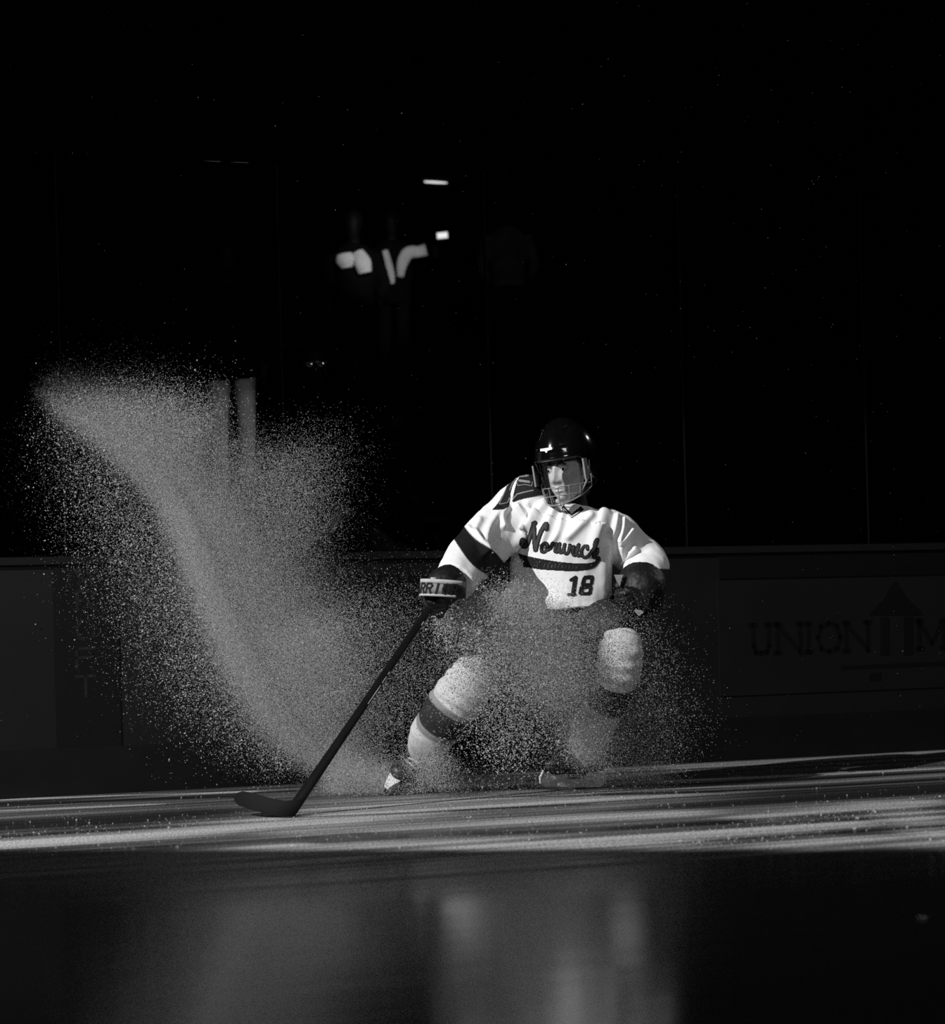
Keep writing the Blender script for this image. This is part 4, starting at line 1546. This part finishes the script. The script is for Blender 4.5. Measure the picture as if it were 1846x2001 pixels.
# upper lobe and spatter
LOBE = [(120, 790, 10.75, .06, .12), (210, 790, 10.7, .075, .12), (310, 815, 10.65, .09, .12), (400, 860, 10.6, .09, .12)]
sets.append(plume(LOBE, 52000, .0013))
sets.append(plume([(100, 760, 10.7, .09, .12), (200, 745, 10.7, .09, .12), (340, 760, 10.7, .10, .12), (430, 820, 10.7, .12, .12)], 2600, .0020))
sets.append(plume([(380, 880, 10.7, .07, .12), (440, 900, 10.68, .09, .12), (520, 960, 10.65, .13, .12), (600, 1060, 10.6, .15, .12)], 42000, .0012))
sets.append(plume([(560, 880, 10.65, .13, .12), (620, 960, 10.6, .14, .12)], 8000, .0012))
# soft haze to the right of the jet
HAZE = [(400, 1000, 10.7, .06, .14), (450, 1060, 10.65, .10, .14), (510, 1140, 10.6, .14, .14), (560, 1220, 10.55, .16, .14), (600, 1310, 10.5, .15, .13), (650, 1420, 10.45, .12, .12), (710, 1505, 10.4, .07, .10)]
sets.append(plume(HAZE, 230000, .0011))
sets.append(plume([(560, 1260, 10.45, .12, .1), (600, 1330, 10.42, .11, .1), (640, 1400, 10.4, .09, .1)], 80000, .0014))
# low mist along the ice by the stick and the right skate
sets.append(plume([(640, 1500, 10.25, .07, .10), (720, 1530, 10.2, .05, .12), (830, 1545, 10.15, .035, .10)], 60000, .0011))
sets.append(plume([(660, 1530, 10.2, .06, .14), (760, 1530, 10.2, .055, .12), (900, 1535, 10.25, .045, .1), (1100, 1535, 10.35, .04, .1), (1300, 1525, 10.4, .05, .14)], 80000, .0012))
sets.append(plume([(830, 1520, 9.85, .07, .08), (850, 1470, 9.86, .06, .08)], 9000, .0013))
# burst in front of the legs
sets.append(plume([(915, 1200, 9.72, .05, .08), (985, 1200, 9.70, .07, .08), (1050, 1245, 9.68, .10, .08), (1090, 1310, 9.68, .09, .08), (1115, 1370, 9.70, .08, .08)], 115000, .0013))
sets.append(plume([(1115, 1370, 9.72, .08, .08), (1150, 1430, 9.78, .08, .08), (1150, 1500, 9.82, .06, .08)], 22000, .0013))
sets.append(plume([(860, 1190, 9.72, .05, .08), (930, 1225, 9.70, .08, .08), (1000, 1250, 9.68, .11, .08)], 9000, .0026))
sets.append(plume([(960, 1290, 9.65, .12, .10), (1000, 1400, 9.66, .13, .10), (1010, 1490, 9.7, .10, .10)], 9000, .0022))
sets.append(plume([(890, 1240, 9.7, .09, .08), (930, 1330, 9.7, .10, .08), (960, 1400, 9.7, .10, .08)], 7000, .0013))
sets.append(plume([(1180, 1210, 9.8, .10, .10), (1240, 1330, 9.85, .11, .10), (1250, 1430, 9.95, .13, .10), (1260, 1510, 10.0, .10, .10)], 22000, .0014))
sets.append(plume([(720, 1180, 10.2, .18, .12), (760, 1320, 10.2, .18, .12), (800, 1440, 10.2, .12, .1)], 24000, .0013))
# stray flecks in the air
n = 500
P = np.array([W(rng.uniform(0, 1846), rng.uniform(0, 1450), rng.uniform(9.3, 10.9)) for _ in range(n)])
sets.append((P, .0010 * np.exp(rng.normal(size=n) * .3)))
PP = np.concatenate([a for a, b in sets])
RR = np.concatenate([b for a, b in sets])
tag(shards('ice_spray', PP, RR, M['snow']), 'fan of fine ice spray thrown up by the skates', 'ice spray', kind='stuff')

# loose shavings lying on the ice
pts = []
for x0, y0, x1, y1, sp, k in ((0, 1645, 620, 1600, 12, 1500), (560, 1600, 1000, 1590, 22, 1100), (900, 1650, 1330, 1640, 10, 700), (1330, 1640, 1640, 1612, 10, 900), (1500, 1600, 1846, 1570, 12, 900), (800, 1560, 1330, 1545, 14, 900), (0, 1665, 1846, 1655, 6, 350), (1700, 1590, 1846, 1650, 10, 350), (0, 1600, 1846, 1600, 35, 1500), (1100, 1510, 1846, 1480, 12, 900)):
    for _ in range(k // 2):
        t = rng.random()
        py_ = y0 + (y1 - y0) * t + rng.normal() * sp
        if py_ < 1485 or py_ > 1675: continue
        p = G(x0 + (x1 - x0) * t, py_)
        if (p - OB).dot(NB) > -.05: continue
        pts.append(p)
P = np.array([list(p) for p in pts])
r = .0018 * np.exp(rng.normal(size=len(P)) * .5)
P[:, 2] = r * .35
tag(shards('ice_shavings', P, np.minimum(r, .008), M['chips']), 'loose ice shavings strewn over the lit band of ice', 'ice shavings', kind='stuff')
# one chip alone on the near ice
p = G(1800, 1795)
g = Geo().ball(p + Vector((0, 0, .003)), (.014, .006, .003), Matrix.Rotation(-.5, 3, 'Z'), 10, 6)
tag(g.obj('ice_chip', M['chips']), 'lone ice chip on the dark near ice at the right edge', 'ice chip')
